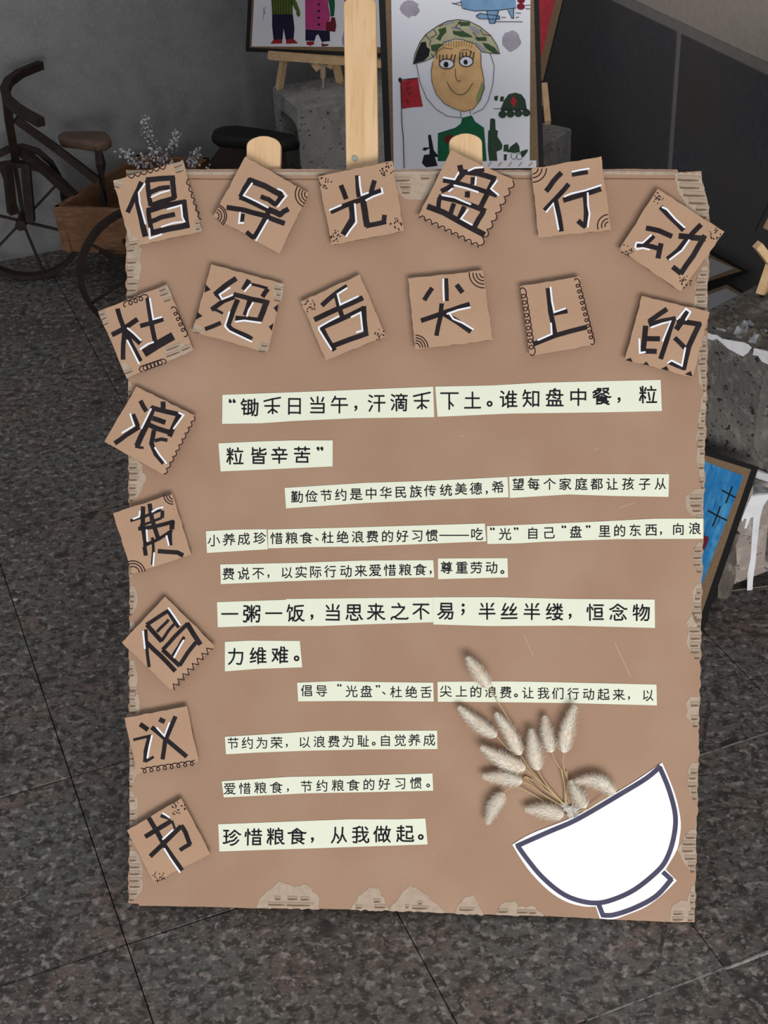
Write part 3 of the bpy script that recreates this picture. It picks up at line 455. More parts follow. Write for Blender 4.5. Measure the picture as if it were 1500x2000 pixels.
def glyph(bm, ch, fn, cx, cy, sz, wd, z):
    """draw one character centred at enlargement point (cx,cy); sz = em height in enlargement px"""
    def tr(p): return fn((cx+(p[0]-50)*sz/100, cy-(p[1]-38)*sz/100))
    R = lambda pts, k=1.: ribbon(bm, [tr(p) for p in pts], wd*k, z, 'round')
    if ch in '“”':
        for dx in (-10, 10):
            s = 1 if ch == '”' else -1
            disc(bm, tr((50+dx, 52)), wd*.95, z); R([(50+dx+s*4, 52), (50+dx+s*2, 52-s*10)], .9)
    elif ch == '，': disc(bm, tr((50, 42)), wd*.9, z); R([(53, 42), (54, 34), (46, 24)], .8)
    elif ch == '、': R([(40, 48), (56, 34)], 1.15)
    elif ch == '；': disc(bm, tr((50, 68)), wd*.95, z); disc(bm, tr((50, 40)), wd*.95, z); R([(53, 40), (54, 30), (44, 18)], .85)
    elif ch == '。': R([(50+11*math.cos(a*math.pi/5), 38+11*math.sin(a*math.pi/5)) for a in range(11)])
    elif ch == '—': R([(-60, 38), (160, 38)])
    else:
        for s in GL[ch].split('|'):
            R([(int(s[i:i+2])+random.uniform(-1, 1), int(s[i+2:i+4])-10+random.uniform(-1, 1)) for i in range(0, len(s), 4)])
def strip(label, org, k, poly, chars, sz, wd, extra=None):
    """poly: outline in enlargement px; chars: [(ch, x, y)...]"""
    h = random.uniform(.0007, .0009)
    fn = lambda p: B((org[0]+p[0]*k, org[1]+p[1]*k), h)
    pts = [fn(p) for p in poly]; t = empty('paper_strip', None, label, parent=poster)
    obj('strip_paper', P(pts, .0003, h), M_pap, t)
    bm = bmesh.new()
    for ch, x, y in chars: glyph(bm, ch, fn, x, y, sz, wd*k*PX, h+.00015)
    for ch, x, y, (o2, k2) in (extra or []): glyph(bm, ch, (lambda p, o2=o2, k2=k2: B((o2[0]+p[0]*k2, o2[1]+p[1]*k2), h)), x, y, sz*k/k2, wd*k*PX, h+.00015)
    obj('lettering', bm, M_print, t)
def cs(txt, xs, ya, yb):
    return [(c, x, ya+(yb-ya)*(x-xs[0])/(xs[-1]-xs[0]) + (28 if c in '，。' else 14 if c == '、' else -26 if c in '“”' else 0)*(.75 if len(xs) > 12 else 1)*.9) for c, x in zip(txt, xs)]
C1 = ((420, 730), .3); C2 = ((840, 730), .31333); C3 = ((390, 920), .32); C4 = ((840, 910), .36667); C5 = ((410, 1150), .30667); C6 = ((830, 1150), .31333); C7 = ((410, 1410), .30667)
PS = 'cream paper strip '
strip(PS+'opening the poem, topmost line, left piece', *C1, [(48, 137), (700, 113), (1420, 84), (1427, 282), (900, 290), (500, 308), (300, 322), (46, 326)], cs('“锄禾日当午，汗滴禾', [112, 228, 372, 518, 667, 810, 917, 1052, 1200, 1345], 222, 182), 128, 11.5)
strip(PS+'ending the topmost line, right piece', *C2, [(32, 80), (380, 73), (700, 55), (1437, 38), (1445, 232), (1100, 240), (500, 248), (46, 268)], cs('下土。谁知盘中餐，粒', [120, 265, 371, 490, 632, 777, 925, 1070, 1178, 1360], 170, 130), 122, 11)
strip(PS+'short second line closing the quoted poem', *C1, [(22, 453), (300, 440), (500, 434), (766, 434), (765, 603), (400, 620), (36, 636)], cs('粒皆辛苦”', [132, 283, 420, 567, 683], 536, 526), 122, 11.5)
strip(PS+'third line with small text, left piece', *C3, [(518, 103), (1010, 72), (1400, 60), (1879, 36), (1886, 160), (1500, 172), (1010, 195), (527, 228)],
      [(c, x, y) for c, x, y in cs('勤俭节约是中华民族传', [595, 683, 773, 863, 955, 1047, 1137, 1228, 1320, 1408], 157, 120)], 80, 7.2, [(c, x, y, C4) for c, x, y in (('统', 85, 128), ('美', 165, 122), ('德', 245, 120), ('，', 302, 140), ('希', 362, 113))])
strip(PS+'third line with small text, right piece', *C4, [(420, 57), (760, 43), (1273, 44), (1270, 165), (980, 160), (740, 152), (425, 171)], cs('望每个家庭都让孩子从', [470, 552, 637, 720, 805, 888, 970, 1055, 1143, 1228], 97, 95), 70, 6.4)
strip(PS+'short and tilted, starting the fourth line at far left', *C3, [(38, 367), (220, 357), (408, 355), (416, 478), (300, 484), (44, 500)], cs('小养成珍', [88, 180, 270, 367], 423, 408), 80, 7.2)
strip(PS+'fourth line, long middle piece ending in a dash', *C3, [(416, 357), (900, 345), (1740, 320), (1748, 413), (1749, 429), (1000, 460), (700, 464), (418, 472)],
      cs('惜粮食、杜绝浪费的好习惯', [470, 562, 652, 717, 783, 873, 965, 1055, 1147, 1238, 1328, 1418], 410, 393), 80, 7.2, [('—', 128, 370, C4), ('吃', 250, 363, C4)])
strip(PS+'fourth line, right piece hanging over the board edge', *C4, [(303, 321), (900, 296), (1200, 281), (1455, 280), (1455, 388), (1000, 390), (600, 404), (480, 412), (305, 416)],
      cs('“光”自己“盘”里的东西，向浪', [332, 400, 458, 547, 633, 713, 777, 842, 930, 1010, 1092, 1178, 1230, 1323, 1410], 364, 333), 70, 6.4)
strip(PS+'fifth line, long left piece', *C3, [(125, 570), (600, 560), (1000, 546), (1425, 544), (1432, 649), (900, 660), (500, 674), (129, 690)],
      cs('费说不，以实际行动来爱惜粮食，', [177, 268, 358, 420, 532, 620, 708, 798, 893, 983, 1072, 1162, 1255, 1345, 1410], 627, 598), 80, 7.2)
strip(PS+'fifth line, short right piece with full stop', *C4, [(42, 493), (412, 491), (415, 594), (42, 603)], cs('尊重劳动。', [88, 170, 247, 327, 385], 542, 540), 70, 6.4)
strip(PS+'sixth line in big letters, left piece', *C5, [(45, 85), (300, 76), (484, 70), (484, 65), (900, 60), (1420, 55), (1422, 213), (1000, 226), (700, 237), (300, 236), (50, 245)], cs('一粥一饭，当思来之不', [127, 268, 407, 545, 650, 783, 918, 1057, 1205, 1345], 160, 142), 122, 11.5)
strip(PS+'sixth line in big letters, right piece', *C6, [(50, 53), (450, 52), (900, 63), (1432, 67), (1434, 244), (900, 230), (400, 232), (52, 222)], cs('易；半丝半缕，恒念物', [133, 238, 388, 525, 667, 808, 905, 1063, 1205, 1350], 136, 148), 118, 11)
strip(PS+'shortest big-lettered strip, seventh line near the left column', *C5, [(95, 338), (250, 330), (572, 332), (588, 500), (300, 510), (95, 526)], cs('力维难。', [165, 308, 447, 552], 430, 418), 118, 11.5)
strip(PS+'eighth line with small text, left piece', *C5, [(555, 598), (800, 588), (1100, 594), (1422, 598), (1426, 718), (900, 714), (562, 717)], cs('倡导“光盘”、杜绝舌', [618, 712, 825, 903, 997, 1070, 1110, 1187, 1283, 1377], 648, 658), 82, 7)
strip(PS+'eighth line, right piece crossed by a dried grass stem', *C6, [(78, 580), (500, 577), (800, 582), (1443, 597), (1446, 727), (900, 712), (400, 706), (80, 704)], cs('尖上的浪费。让我们行动起来，以', [130, 228, 318, 410, 505, 567, 643, 738, 830, 925, 1020, 1113, 1208, 1272, 1390], 637, 663), 80, 7)
strip(PS+'ninth line with small text, left of the grass heads', *C7, [(95, 95), (500, 70), (700, 57), (1447, 55), (1449, 173), (1000, 175), (600, 184), (300, 195), (102, 206)], cs('节约为荣，以浪费为耻。自觉养成', [148, 240, 332, 425, 490, 603, 697, 790, 882, 977, 1043, 1118, 1212, 1303, 1397], 136, 113), 82, 7)
strip(PS+'tenth line with small text, left of the bowl', *C7, [(75, 378), (500, 350), (900, 342), (1417, 328), (1422, 438), (1200, 443), (600, 455), (88, 481)], cs('爱惜粮食，节约粮食的好习惯。', [127, 223, 322, 423, 497, 615, 715, 815, 913, 1013, 1112, 1213, 1313, 1390], 425, 386), 82, 7)
strip(PS+'lowest line in big letters, beside the bottom letter tile', *C7, [(53, 652), (500, 635), (900, 620), (1200, 620), (1372, 615), (1386, 780), (750, 802), (60, 825)], cs('珍惜粮食，从我做起。', [140, 278, 418, 555, 653, 825, 960, 1098, 1243, 1343], 735, 708), 120, 11.5)

# ------------------------------------------------------------------ paper bowl
def bw(p, h): return B((960+p[0]*.28, 1460+p[1]*.28), h)
bowl = empty('paper_bowl', None, 'white cut-out paper bowl with thick dark outline, tilted at the lower right of the poster', parent=poster)
ol = [(145, 677), (280, 600), (500, 515), (620, 460), (800, 355), (1000, 235), (1190, 105), (1240, 220), (1290, 360), (1320, 520), (1310, 640), (1290, 720), (1215, 850), (1292, 928), (1200, 1020), (1080, 1110), (950, 1165), (850, 1198), (755, 1192), (727, 1110), (640, 1108), (520, 1075), (400, 1000), (280, 880), (200, 770)]
def smooth(pts, n=4):
    pts = [np.array(p, float) for p in pts]; o = []
    for i in range(len(pts)-1):
        a, b, c, d = pts[max(i-1, 0)], pts[i], pts[i+1], pts[min(i+2, len(pts)-1)]
        for k in range(n):
            t = k/n; o.append(.5*((2*b)+(c-a)*t+(2*a-5*b+4*c-d)*t*t+(3*b-a-3*c+d)*t**3))
    return o+[pts[-1]]
segs = [ol[0:7], ol[6:13], ol[12:14], ol[13:19], ol[18:20], ol[19:]+[ol[0]]]
full = []
for s in segs: full += smooth(s)[:-1]
obj('bowl_cutout', P([bw(p, .0014) for p in full], .0006, .0014), M_bowl, bowl)
bm = bmesh.new()
for k, s in enumerate(([(170, 690), (400, 588), (600, 500), (900, 325), (1080, 215), (1180, 130)], [(1172, 135), (1240, 300), (1283, 480), (1268, 640), (1220, 780), (1150, 870), (1000, 990), (850, 1060), (730, 1085), (600, 1065), (480, 1010), (350, 900), (250, 780), (182, 685)],
                       [(1195, 868), (1258, 925)], [(1258, 915), (1150, 1035), (1000, 1118), (850, 1168), (765, 1168)], [(778, 1172), (748, 1095)])):
    ribbon(bm, [bw(p, .0016) for p in (smooth(s) if len(s) > 3 else s)], 33*.28*PX, .0017+k*.00006)
obj('bowl_outline', bm, M_bink, bowl, 'thick blue-black marker outline')
# ------------------------------------------------------------------ tape lump holding the grass
g = lambda p: (870+p[0]*.26667, 1250+p[1]*.26667)
bm = bmesh.new()
for k in range(14):
    x, y = B(g((858+random.uniform(0, 110), 1205+random.uniform(0, 95))), .003)
    r = bmesh.ops.create_icosphere(bm, subdivisions=1, radius=.0050, matrix=Matrix.Translation((x, y, .0022)) @ Matrix.Rotation(random.random()*3, 4, 'Z') @ Matrix.Diagonal((random.uniform(.7, 1.6), random.uniform(.5, 1), .6, 1)))
obj('clear_tape', bm, M_tape, poster, 'crumpled clear tape and glue holding the grass stems')
# ------------------------------------------------------------------ dried bunny-tail grasses (each lies on the board, held by the tape)
def plume(name_label, tip, base, wd, stem, curve=0., zc=.012):
    tp, bs = np.array(tip, float), np.array(base, float); mid = (tp+bs)/2; dd = bs-tp; nn = np.array((-dd[1], dd[0]))/np.hypot(*dd)
    mid = mid+nn*curve
    axis = [np.array((*B(g(p), zc), zc)) for p in smooth([tp, mid, bs], 7)]
    R = wd*.5*.26667*PX*1.08
    root = empty('dried_grass', BP.M(), name_label, 'grass', 'bunny-tail grasses fanned above the paper bowl')
    bm = bmesh.new(); n = len(axis); rings = []
    def prof(t): return R*(math.sin(math.pi*min(1, max(0, .03+t*.93))**1.5)**.62)
    fr = []
    for i, p in enumerate(axis):
        t = i/(n-1); d = axis[min(i+1, n-1)]-axis[max(i-1, 0)]; d = d/np.linalg.norm(d); s = np.cross(d, (0, 0, 1)); s /= np.linalg.norm(s); u_ = np.cross(s, d); fr.append((p, d, s, u_, prof(t)))
        rr = max(.0004, prof(t)*.66)
        rings.append([bm.verts.new(p+(s*math.cos(a)+u_*math.sin(a))*rr) for a in np.linspace(0, 2*math.pi, 11)[:-1]])
    for i in range(n-1):
        for k in range(10): bm.faces.new((rings[i][k], rings[i][(k+1) % 10], rings[i+1][(k+1) % 10], rings[i+1][k]))
    bm.faces.new(rings[0][::-1]); bm.faces.new(rings[-1])
    for _ in range(3600):
        f = random.random()*(n-1.001); i = int(f); t = f-i
        p0, d, s, u_, r_ = fr[i]; p1 = fr[i+1][0]; r_ = r_+(fr[i+1][4]-r_)*t; p = p0+(p1-p0)*t
        a = random.uniform(0, 2*math.pi); o_ = s*math.cos(a)+u_*math.sin(a)
        q = p+o_*r_*.6; L = random.uniform(.0035, .0075)*(.45+.55*r_/R)*(1.5 if random.random() < .12 else 1)
        dr = o_*random.uniform(.55, 1.1)-d*random.uniform(.35, 1.0)+np.array([random.uniform(-.25, .25) for _ in range(3)]); dr /= np.linalg.norm(dr)
        if (q+dr*L)[2] < .0015: continue
        sd = np.cross(dr, o_+.01); sd = sd/np.linalg.norm(sd)*.00026
        bm.faces.new([bm.verts.new(q-sd), bm.verts.new(q+sd), bm.verts.new(q+dr*L-d*L*.12)])
    obj('seed_head', bm, M_fur, root, 'fluffy cream seed head', smooth=False)
    bm = bmesh.new(); sp = [np.array((*B(g(base), zc), zc))]
    m = len(stem)
    for i, p in enumerate(stem): z = zc+(.0028-zc)*((i+1)/m); sp.append(np.array((*B(g(p), z), z)))
    tube(bm, sp, .00055, 5, .0008); obj('stem', bm, M_stem, root)
bun = (885, 1225)
plume('dried bunny-tail grass reaching highest, its head over a text strip', (165, 135), (318, 345), 112, [(360, 415), (470, 590), (555, 745), (640, 900), (720, 1030), (870, 1205)], 0, .016)
plume('dried bunny-tail grass slanting up left, head leftmost of the upper heads', (103, 500), (372, 705), 100, [(450, 790), (590, 925), (700, 1040), bun], 10)
plume('dried bunny-tail grass, long head right beside the highest stem', (375, 545), (548, 838), 112, [(600, 920), (720, 1060), bun], -12, .014)
plume('dried bunny-tail grass with the thickest head, pointing left at mid height', (268, 790), (582, 945), 132, [(640, 985), (740, 1080), bun], 14, .016)
plume('dried bunny-tail grass pointing level to the left, below the thickest head', (285, 1000), (560, 1040), 108, [(620, 1060), (700, 1120), (850, 1210)], -12)
plume('dried bunny-tail grass with drooping head, lowest at the far left', (310, 1335), (428, 1122), 100, [(450, 1095), (500, 1078), (560, 1088), (640, 1130), (720, 1180)], -18)
plume('dried bunny-tail grass with upright pinkish head in the middle of the bunch', (630, 665), (680, 950), 128, [(700, 1000), (760, 1090), (870, 1200)], 6, .016)
plume('dried bunny-tail grass, small upright head right of the middle one', (728, 570), (778, 820), 105, [(800, 880), (845, 945), (870, 1050), bun], 8)
plume('dried bunny-tail grass, tall head at upper right of the bunch', (945, 492), (868, 822), 122, [(860, 880), (870, 950), (895, 1030), (880, 1200)], 14, .015)
plume('dried bunny-tail grass, short head hanging just right of the tape', (920, 1040), (1025, 1225), 108, [(1028, 1240), (990, 1250), (950, 1262)], 4)
plume('dried bunny-tail grass arching right along the bowl rim', (960, 1035), (1240, 1125), 112, [(1180, 1150), (1040, 1240), (960, 1262)], -52, .014)
plume('dried bunny-tail grass lying lowest, against the left of the tape', (598, 1240), (862, 1285), 122, [(890, 1280)], -14)
# stray stalks
bm = bmesh.new()
for pts in ([(580, 1000), (660, 1080), (740, 1150), (850, 1215)], [(650, 995), (720, 1090), (880, 1205)], [(850, 950), (872, 1060), (878, 1200)], [(885, 960), (905, 1060), (935, 1215)], [(570, 1020), (590, 1000), (640, 1030)]):
    tube(bm, [(*B(g(p), .004), .004) for p in pts], .0009, 5)
tag(obj('dried_stalk', bm, M_stem, None), 'loose bare straw stalks bundled above the tape', 'stalk').matrix_world = BP.M()

# ================================================================== EASEL
easel = empty('wooden_easel', BP.M(), 'pale pine easel with tall round-topped centre post behind the poster', 'easel')
def slat(name, cx0, y0, cx1, y1, wd, h0, h1, parent):
    """board with a rounded top from (cx0,y0) down to (cx1,y1), in the poster's plane"""
    pts = [(cx1-wd/2, y1), (cx1+wd/2, y1)]
    for a in np.linspace(0, math.pi, 13): pts.append((cx0+wd/2*math.cos(a), y0-wd*.28+wd*.28*math.sin(a)))
    bm = P(pts, h0, h1); bevel(bm, .0008); return obj(name, bm, M_pine, parent)
slat('centre_post', -.0615, B((706, -3), -.02)[1], -.040, -.415, .0362, -.021, -.008, easel)
slat('side_leg', -.1696, B((517, 270), -.02)[1], -.1800, -.4185, .0385, -.021, -.008, easel)
slat('side_leg', .0583, B((908, 265), -.02)[1], .0900, -.4185, .0370, -.021, -.008, easel)
bm = bmesh.new(); box(bm, (-.05, .25, -.027), (.34, .035, .012)); box(bm, (-.05, -.2, -.027), (.40, .035, .012)); bevel(bm, .001); obj('cross_bar', bm, M_pine, easel)
def to_board(Pw): q = np.array(Pw)-BP.o; return (float(q@BP.x), float(q@BP.y), float(q@BP.n))
a_ = BP.o+BP.y*.2-BP.x*.045-BP.n*.040; b_ = A3(a_[0]-.02, a_[1]+.30, .004)
bm = bmesh.new(); tube(bm, [to_board(a_), to_board(b_)], .013, 4); obj('rear_leg', bm, M_pine, easel)
bm = bmesh.new(); bmesh.ops.create_cone(bm, cap_ends=True, segments=12, radius1=.0035, radius2=.003, depth=.002, matrix=Matrix.Translation((*B((693, 309), -.007), -.007)))
obj('screw_head', bm, mat('steel_screw', (.3, .33, .34), .35, spec=.8), easel, 'small steel screw in the centre post')

# ================================================================== FRAMED DRAWINGS
def shape(pl, parent, name, pts, h, m, org=None, k=1., label=None, th=.0002):
    q = [pl.loc((org[0]+p[0]*k, org[1]+p[1]*k) if org else p, h) for p in pts]
    return obj(name, P(q, h-th, h), m, parent, label)
def lines(pl, parent, name, ls, h, wd, m, org=None, k=1.):
    bm = bmesh.new()
    for s in ls: ribbon(bm, [pl.loc((org[0]+p[0]*k, org[1]+p[1]*k) if org else p, h) for p in s], wd, h, 'round')
    return obj(name, bm, m, parent)
def ell(c, rx, ry, n=20): return [(c[0]+rx*math.cos(2*math.pi*i/n), c[1]+ry*math.sin(2*math.pi*i/n)) for i in range(n)]
def rect(x0, y0, x1, y1): return [(x0, y0), (x1, y0), (x1, y1), (x0, y1)]
I = {n: flat(n.replace(' ', '_'), c) for n, c in {'skin wash': (232, 188, 132), 'camo cream': (190, 184, 152), 'camo green': (62, 88, 58), 'camo grey': (160, 158, 168), 'ink black': (28, 30, 38), 'jumper green': (22, 100, 66), 'army green': (52, 74, 56),
      'flag red': (185, 48, 58), 'sky blue': (128, 168, 208), 'smoke grey': (172, 166, 178), 'engine red': (130, 30, 50), 'face outline': (48, 44, 52), 'stripe green': (92, 112, 44), 'stripe dark': (52, 66, 30), 'navy': (34, 28, 62), 'shoe red': (160, 40, 48),
      'coat pink': (196, 66, 128), 'bag brown': (110, 34, 42), 'lavender': (168, 160, 200), 'hand olive': (96, 104, 50), 'collar tan': (200, 178, 150), 'cheek green': (150, 158, 110)}.items()}
# --- the soldier portrait, mounted like the poster on a stand of its own
so = Plane(Zp((905, 330), .545), A3(math.cos(math.radians(-1)), math.sin(math.radians(-1)), 0), A3(0, math.sin(math.radians(29)), math.cos(math.radians(29))))
sol = empty('framed_drawing', so.M(), 'child\'s drawing of a smiling soldier in camouflage helmet with a red flag, behind the poster', 'picture')
SO = ((740, 0), .26667)
fr = [so.loc(p) for p in ((744, -60), (1059, -60), (1052, 345), (757, 345))]
x0, x1 = so.loc((750, 150))[0]-.0035, so.loc((1057, 150))[0]; y0 = so.loc((900, 342))[1]; y1 = y0+.335
obj('backing_board', P(rect(x0, y0, x1, y1), -.004, 0), M_btape, sol, 'black taped edge')
obj('card_mount', P(rect(x0+.0095, y0+.008, x1-.0075, y1-.009), 0, .0006), M_mat_, sol, 'brown card mount')
sp = obj('drawing_paper', P([so.loc(p, .001) for p in ((764, -10), (1036, -10), (1034.5, 313.5), (1047.5, 313.5), (1047.5, 328), (769, 331))]+[], .0006, .0010), M_paperW, sol)
obj('drawing_paper', P([(so.loc((764, -10))[0], so.loc((764, -10))[1]-.0002), (so.loc((1036, -10))[0], so.loc((1036, -10))[1]-.0002), (so.loc((1036, -10))[0], y1-.02), (so.loc((764, -10))[0], y1-.02)], .0006, .0010), M_paperW, sol)
def sh(n, pts, lv, m): return shape(so, sp, n, pts, .0010+lv*.0003, I[m], *SO)
def sl(n, ls, wd, m='face outline', lv=7): return lines(so, sp, n, ls, .0010+lv*.0003, wd, I[m], *SO)
sh('smoke_cloud', [(c[0]+random.uniform(-8, 8), c[1]+random.uniform(-8, 8)) for c in ell((225, 65), 72, 62)], 1, 'smoke grey'); sh('smoke_cloud', [(c[0]+random.uniform(-8, 8), c[1]+random.uniform(-8, 8)) for c in ell((970, 302), 68, 74)], 1, 'smoke grey')
sh('plane_body', [(600, 10), (615, -60), (1000, -60), (1005, 60), (880, 75), (700, 82), (620, 68)], 1, 'sky blue'); sh('plane_wing', [(788, 80), (880, 75), (850, 172), (812, 172)], 2, 'sky blue'); sh('plane_wing', [(945, 75), (988, 65), (988, 135), (975, 135)], 2, 'sky blue'); sh('plane_pod', [(712, 108), (740, 98), (885, 118), (885, 145), (735, 138)], 3, 'sky blue')
sh('plane_engine', ell((1042, 3), 28, 22), 2, 'engine red'); sh('plane_engine', ell((1040, 48), 30, 24), 2, 'engine red')
sl('plane_lines', [[(600, 10), (612, 62), (700, 82), (880, 76), (1005, 60)], [(535, 22), (600, 42)], [(545, 30), (605, 15)], [(788, 80), (812, 172), (850, 172), (880, 75)], [(735, 138), (712, 120), (740, 98), (885, 118), (885, 140), (735, 138)], [(850, 160), (1053, 160)], [(900, 128), (930, 128)], [(1005, 95), (1040, 98)], [(1005, 130), (1025, 125)], [(1075, 40), (1108, 38)], [(1075, 65), (1108, 66)], [(945, 75), (975, 135), (988, 135), (988, 65)]], .0009)
hel = [(252, 470), (262, 400), (300, 310), (345, 250), (430, 190), (500, 155), (580, 143), (660, 155), (740, 195), (820, 260), (865, 330), (885, 395), (820, 390), (750, 380), (705, 322), (620, 292), (560, 285), (480, 310), (430, 360), (400, 420), (330, 450)]
sh('face', [(395, 450), (425, 370), (470, 325), (560, 295), (640, 300), (710, 330), (745, 400), (750, 480), (770, 580), (772, 650), (740, 740), (690, 800), (625, 818), (560, 800), (480, 760), (420, 690), (388, 600), (382, 520)], 1, 'skin wash')
sh('cheek_smudge', [(755, 590), (775, 640), (745, 730), (710, 760), (715, 700), (740, 640)], 2, 'cheek green')
sh('helmet', hel, 2, 'camo cream')
for pts, c in (([(435, 215), (490, 200), (495, 235), (465, 265), (450, 300), (420, 285), (445, 245)], 'camo green'), ([(575, 160), (668, 160), (665, 190), (600, 190)], 'camo green'), ([(540, 225), (620, 230), (670, 255), (690, 275), (600, 270), (545, 250)], 'camo green'), ([(700, 275), (785, 270), (790, 300), (720, 300)], 'camo green'),
               ([(755, 312), (800, 320), (850, 350), (880, 392), (840, 392), (780, 350)], 'camo green'), ([(380, 330), (440, 320), (470, 325), (410, 380), (385, 370)], 'camo green'), ([(655, 185), (700, 195), (745, 225), (735, 260), (690, 235)], 'camo grey'), ([(470, 165), (540, 150), (560, 165), (490, 185)], 'camo grey'), ([(525, 195), (600, 195), (600, 215), (540, 215)], 'camo grey'), ([(700, 300), (750, 330), (790, 375), (750, 380), (720, 340)], 'camo grey'),
               ([(255, 465), (275, 390), (310, 310), (345, 305), (350, 345), (375, 360), (365, 410), (330, 445)], 'ink black')): sh('helmet_patch', pts, 3, c)
sl('helmet_outline', [hel+[hel[0]], [(340, 255), (380, 300), (370, 330)], [(400, 215), (425, 250), (380, 280)], [(745, 215), (760, 250), (820, 262)], [(440, 195), (470, 180)], [(600, 150), (560, 200), (620, 230)], [(690, 240), (740, 290)], [(385, 395), (400, 420)]], .0009, lv=4)
sl('face_lines', [[(395, 450), (382, 520), (388, 600), (420, 690), (480, 760), (560, 800), (625, 818), (690, 800), (740, 740), (772, 650), (770, 580), (750, 480), (748, 400), (742, 385)], [(422, 430), (425, 380), (470, 350), (540, 360)], [(605, 368), (650, 362), (685, 385)], [(560, 505), (562, 560), (572, 590), (590, 598), (600, 585)], [(500, 600), (530, 660), (570, 690), (610, 695), (650, 670), (688, 608)],
                  [(275, 470), (300, 600), (350, 720), (420, 800), (500, 850), (600, 862)], [(815, 390), (845, 480), (835, 620), (800, 740), (760, 800), (690, 832)], [(595, 815), (605, 865)], [(668, 808), (672, 840)]], .0008)
for c, rx, ry, pr in (((497, 468), 54, 36, 18), ((640, 450), 50, 38, 15)):
    shape(so, sp, 'eye', ell(c, rx, ry), .0010+.0003*3, M_paperW, *SO); shape(so, sp, 'pupil', ell((c[0]-5, c[1]+5), pr, pr*1.2), .0010+.0003*5, I['ink black'], *SO)
    sl('eye_lines', [ell(c, rx, ry)+[ell(c, rx, ry)[0]]]+[[(c[0]-rx+q*rx*.5, c[1]-ry*(.5+.5*math.sin(math.pi*q/4))), (c[0]-rx+q*rx*.55+random.uniform(-6, 6), c[1]-ry-28-random.uniform(0, 10))] for q in range(5)], .0013, 'ink black')
sl('fringe', [[(470+i*19, 345-6*math.sin(i)), (475+i*19, 300)] for i in range(12)], .0006, 'hand olive', 3)
sh('jumper', [(610, 862), (680, 845), (705, 890), (770, 935), (790, 1180), (430, 1180), (432, 975), (560, 935), (600, 905)], 1, 'jumper green'); sh('jumper_badge', ell((515, 1020), 35, 35), 2, 'bag brown')
sh('flag', [(158, 592), (285, 570), (298, 660), (322, 780), (245, 785), (170, 797)], 2, 'flag red'); sl('flag_pole', [[(160, 600), (168, 900), (178, 1000), (185, 1230)], [(150, 585), (280, 572)]], .0012); sh('flag_knob', ell((155, 585), 12, 18), 3, 'ink black')
sl('flag_marks', [[(185, 620), (225, 600), (200, 650), (240, 640)], [(190, 680), (220, 650), (215, 700)], [(225, 690), (245, 670)], [(190, 735), (225, 745)], [(205, 720), (215, 765)]], .0007, 'face outline', 4)
for dx, dy, s in ((0, 0, 1.),):
    sh('tank_turret', [(890, 800), (920, 730), (950, 690), (1000, 678), (1045, 692), (1072, 730), (1085, 805), (900, 815)], 1, 'army green'); sh('tank_star', [(985, 705), (1012, 740), (988, 785), (962, 740)], 2, 'flag red')
    for i in range(4): sh('tank_wheel', ell((905+i*58, 838-i*4), 28, 26, 12), 2, 'army green')
    sl('tank_lines', [[(890, 800), (1085, 800), (1100, 815)], [(842, 795), (890, 798)]]+[ell((905+i*58, 838-i*4), 27, 25, 12)+[ell((905+i*58, 838-i*4), 27, 25, 12)[0]] for i in range(4)], .0008)
    sh('tank_barrel', [(845, 705), (875, 700), (868, 738), (845, 735)], 1, 'army green'); sh('tank_barrel', [(892, 705), (918, 708), (912, 745), (885, 740)], 1, 'army green')
sh('tower', [(815, 872), (832, 865), (852, 875), (855, 950), (872, 958), (868, 1000), (888, 1030), (905, 1060), (900, 1095), (862, 1110), (868, 1178), (808, 1178), (798, 1090), (800, 960), (812, 950)], 1, 'army green')
sh('small_tank', [(940, 1115), (962, 1075), (1010, 1040), (1030, 1075), (1032, 1118)], 1, 'army green'); sh('small_tank_gun', [(915, 1060), (950, 1058), (948, 1110), (912, 1110)], 1, 'army green'); sh('small_tank_tail', [(1035, 1110), (1088, 1092), (1090, 1110), (1060, 1150), (1045, 1150)], 1, 'army green'); sh('small_tank_tail', [(915, 1130), (938, 1130), (935, 1175), (915, 1175)], 1, 'army green')
sl('small_tank_lines', [ell((990, 1142), 22, 25, 10), ell((1030, 1148), 22, 22, 10)], .0007)
sh('machine_gun', [(360, 990), (380, 985), (395, 1060), (402, 1100), (430, 1135), (438, 1150), (410, 1150), (430, 1215), (345, 1225), (315, 1195), (330, 1135), (370, 1130), (372, 1085), (335, 1105), (318, 1095), (330, 1080), (368, 1080)], 1, 'ink black')
sl('feather_marks', [[(800+i*75, 1215), (822+i*75, 1190)] for i in range(5)], .0018, 'collar tan', 2)
# stand that carries it
std = empty('display_easel', None, 'pine display stand under the soldier drawing, hidden behind the poster', 'easel')
def seg(name, a, b, r, parent, m=M_pine, n=4): bm = bmesh.new(); tube(bm, [a, b], r, n); return obj(name, bm, m, parent)
sc_ = lambda x, y, h: tuple(so.o+so.x*x+so.y*y+so.n*h)
xm = (x0+x1)/2
for s in (-1, 1): seg('front_leg', sc_(xm+s*.06, y0+.01, -.014), sc_(xm+s*.12, y0-(sc_(0, y0, -.014)[2]-.008)/so.y[2], -.014), .009, std)
seg('ledge', sc_(xm-.13, y0-.010, .0), sc_(xm+.13, y0-.010, .0), .009, std); tp_ = sc_(xm, y0+.12, -.02); seg('rear_leg', tp_, (tp_[0], tp_[1]+.10, .008), .009, std); seg('mast', sc_(xm, y0-.02, -.018), sc_(xm, y0+.24, -.018), .009, std)
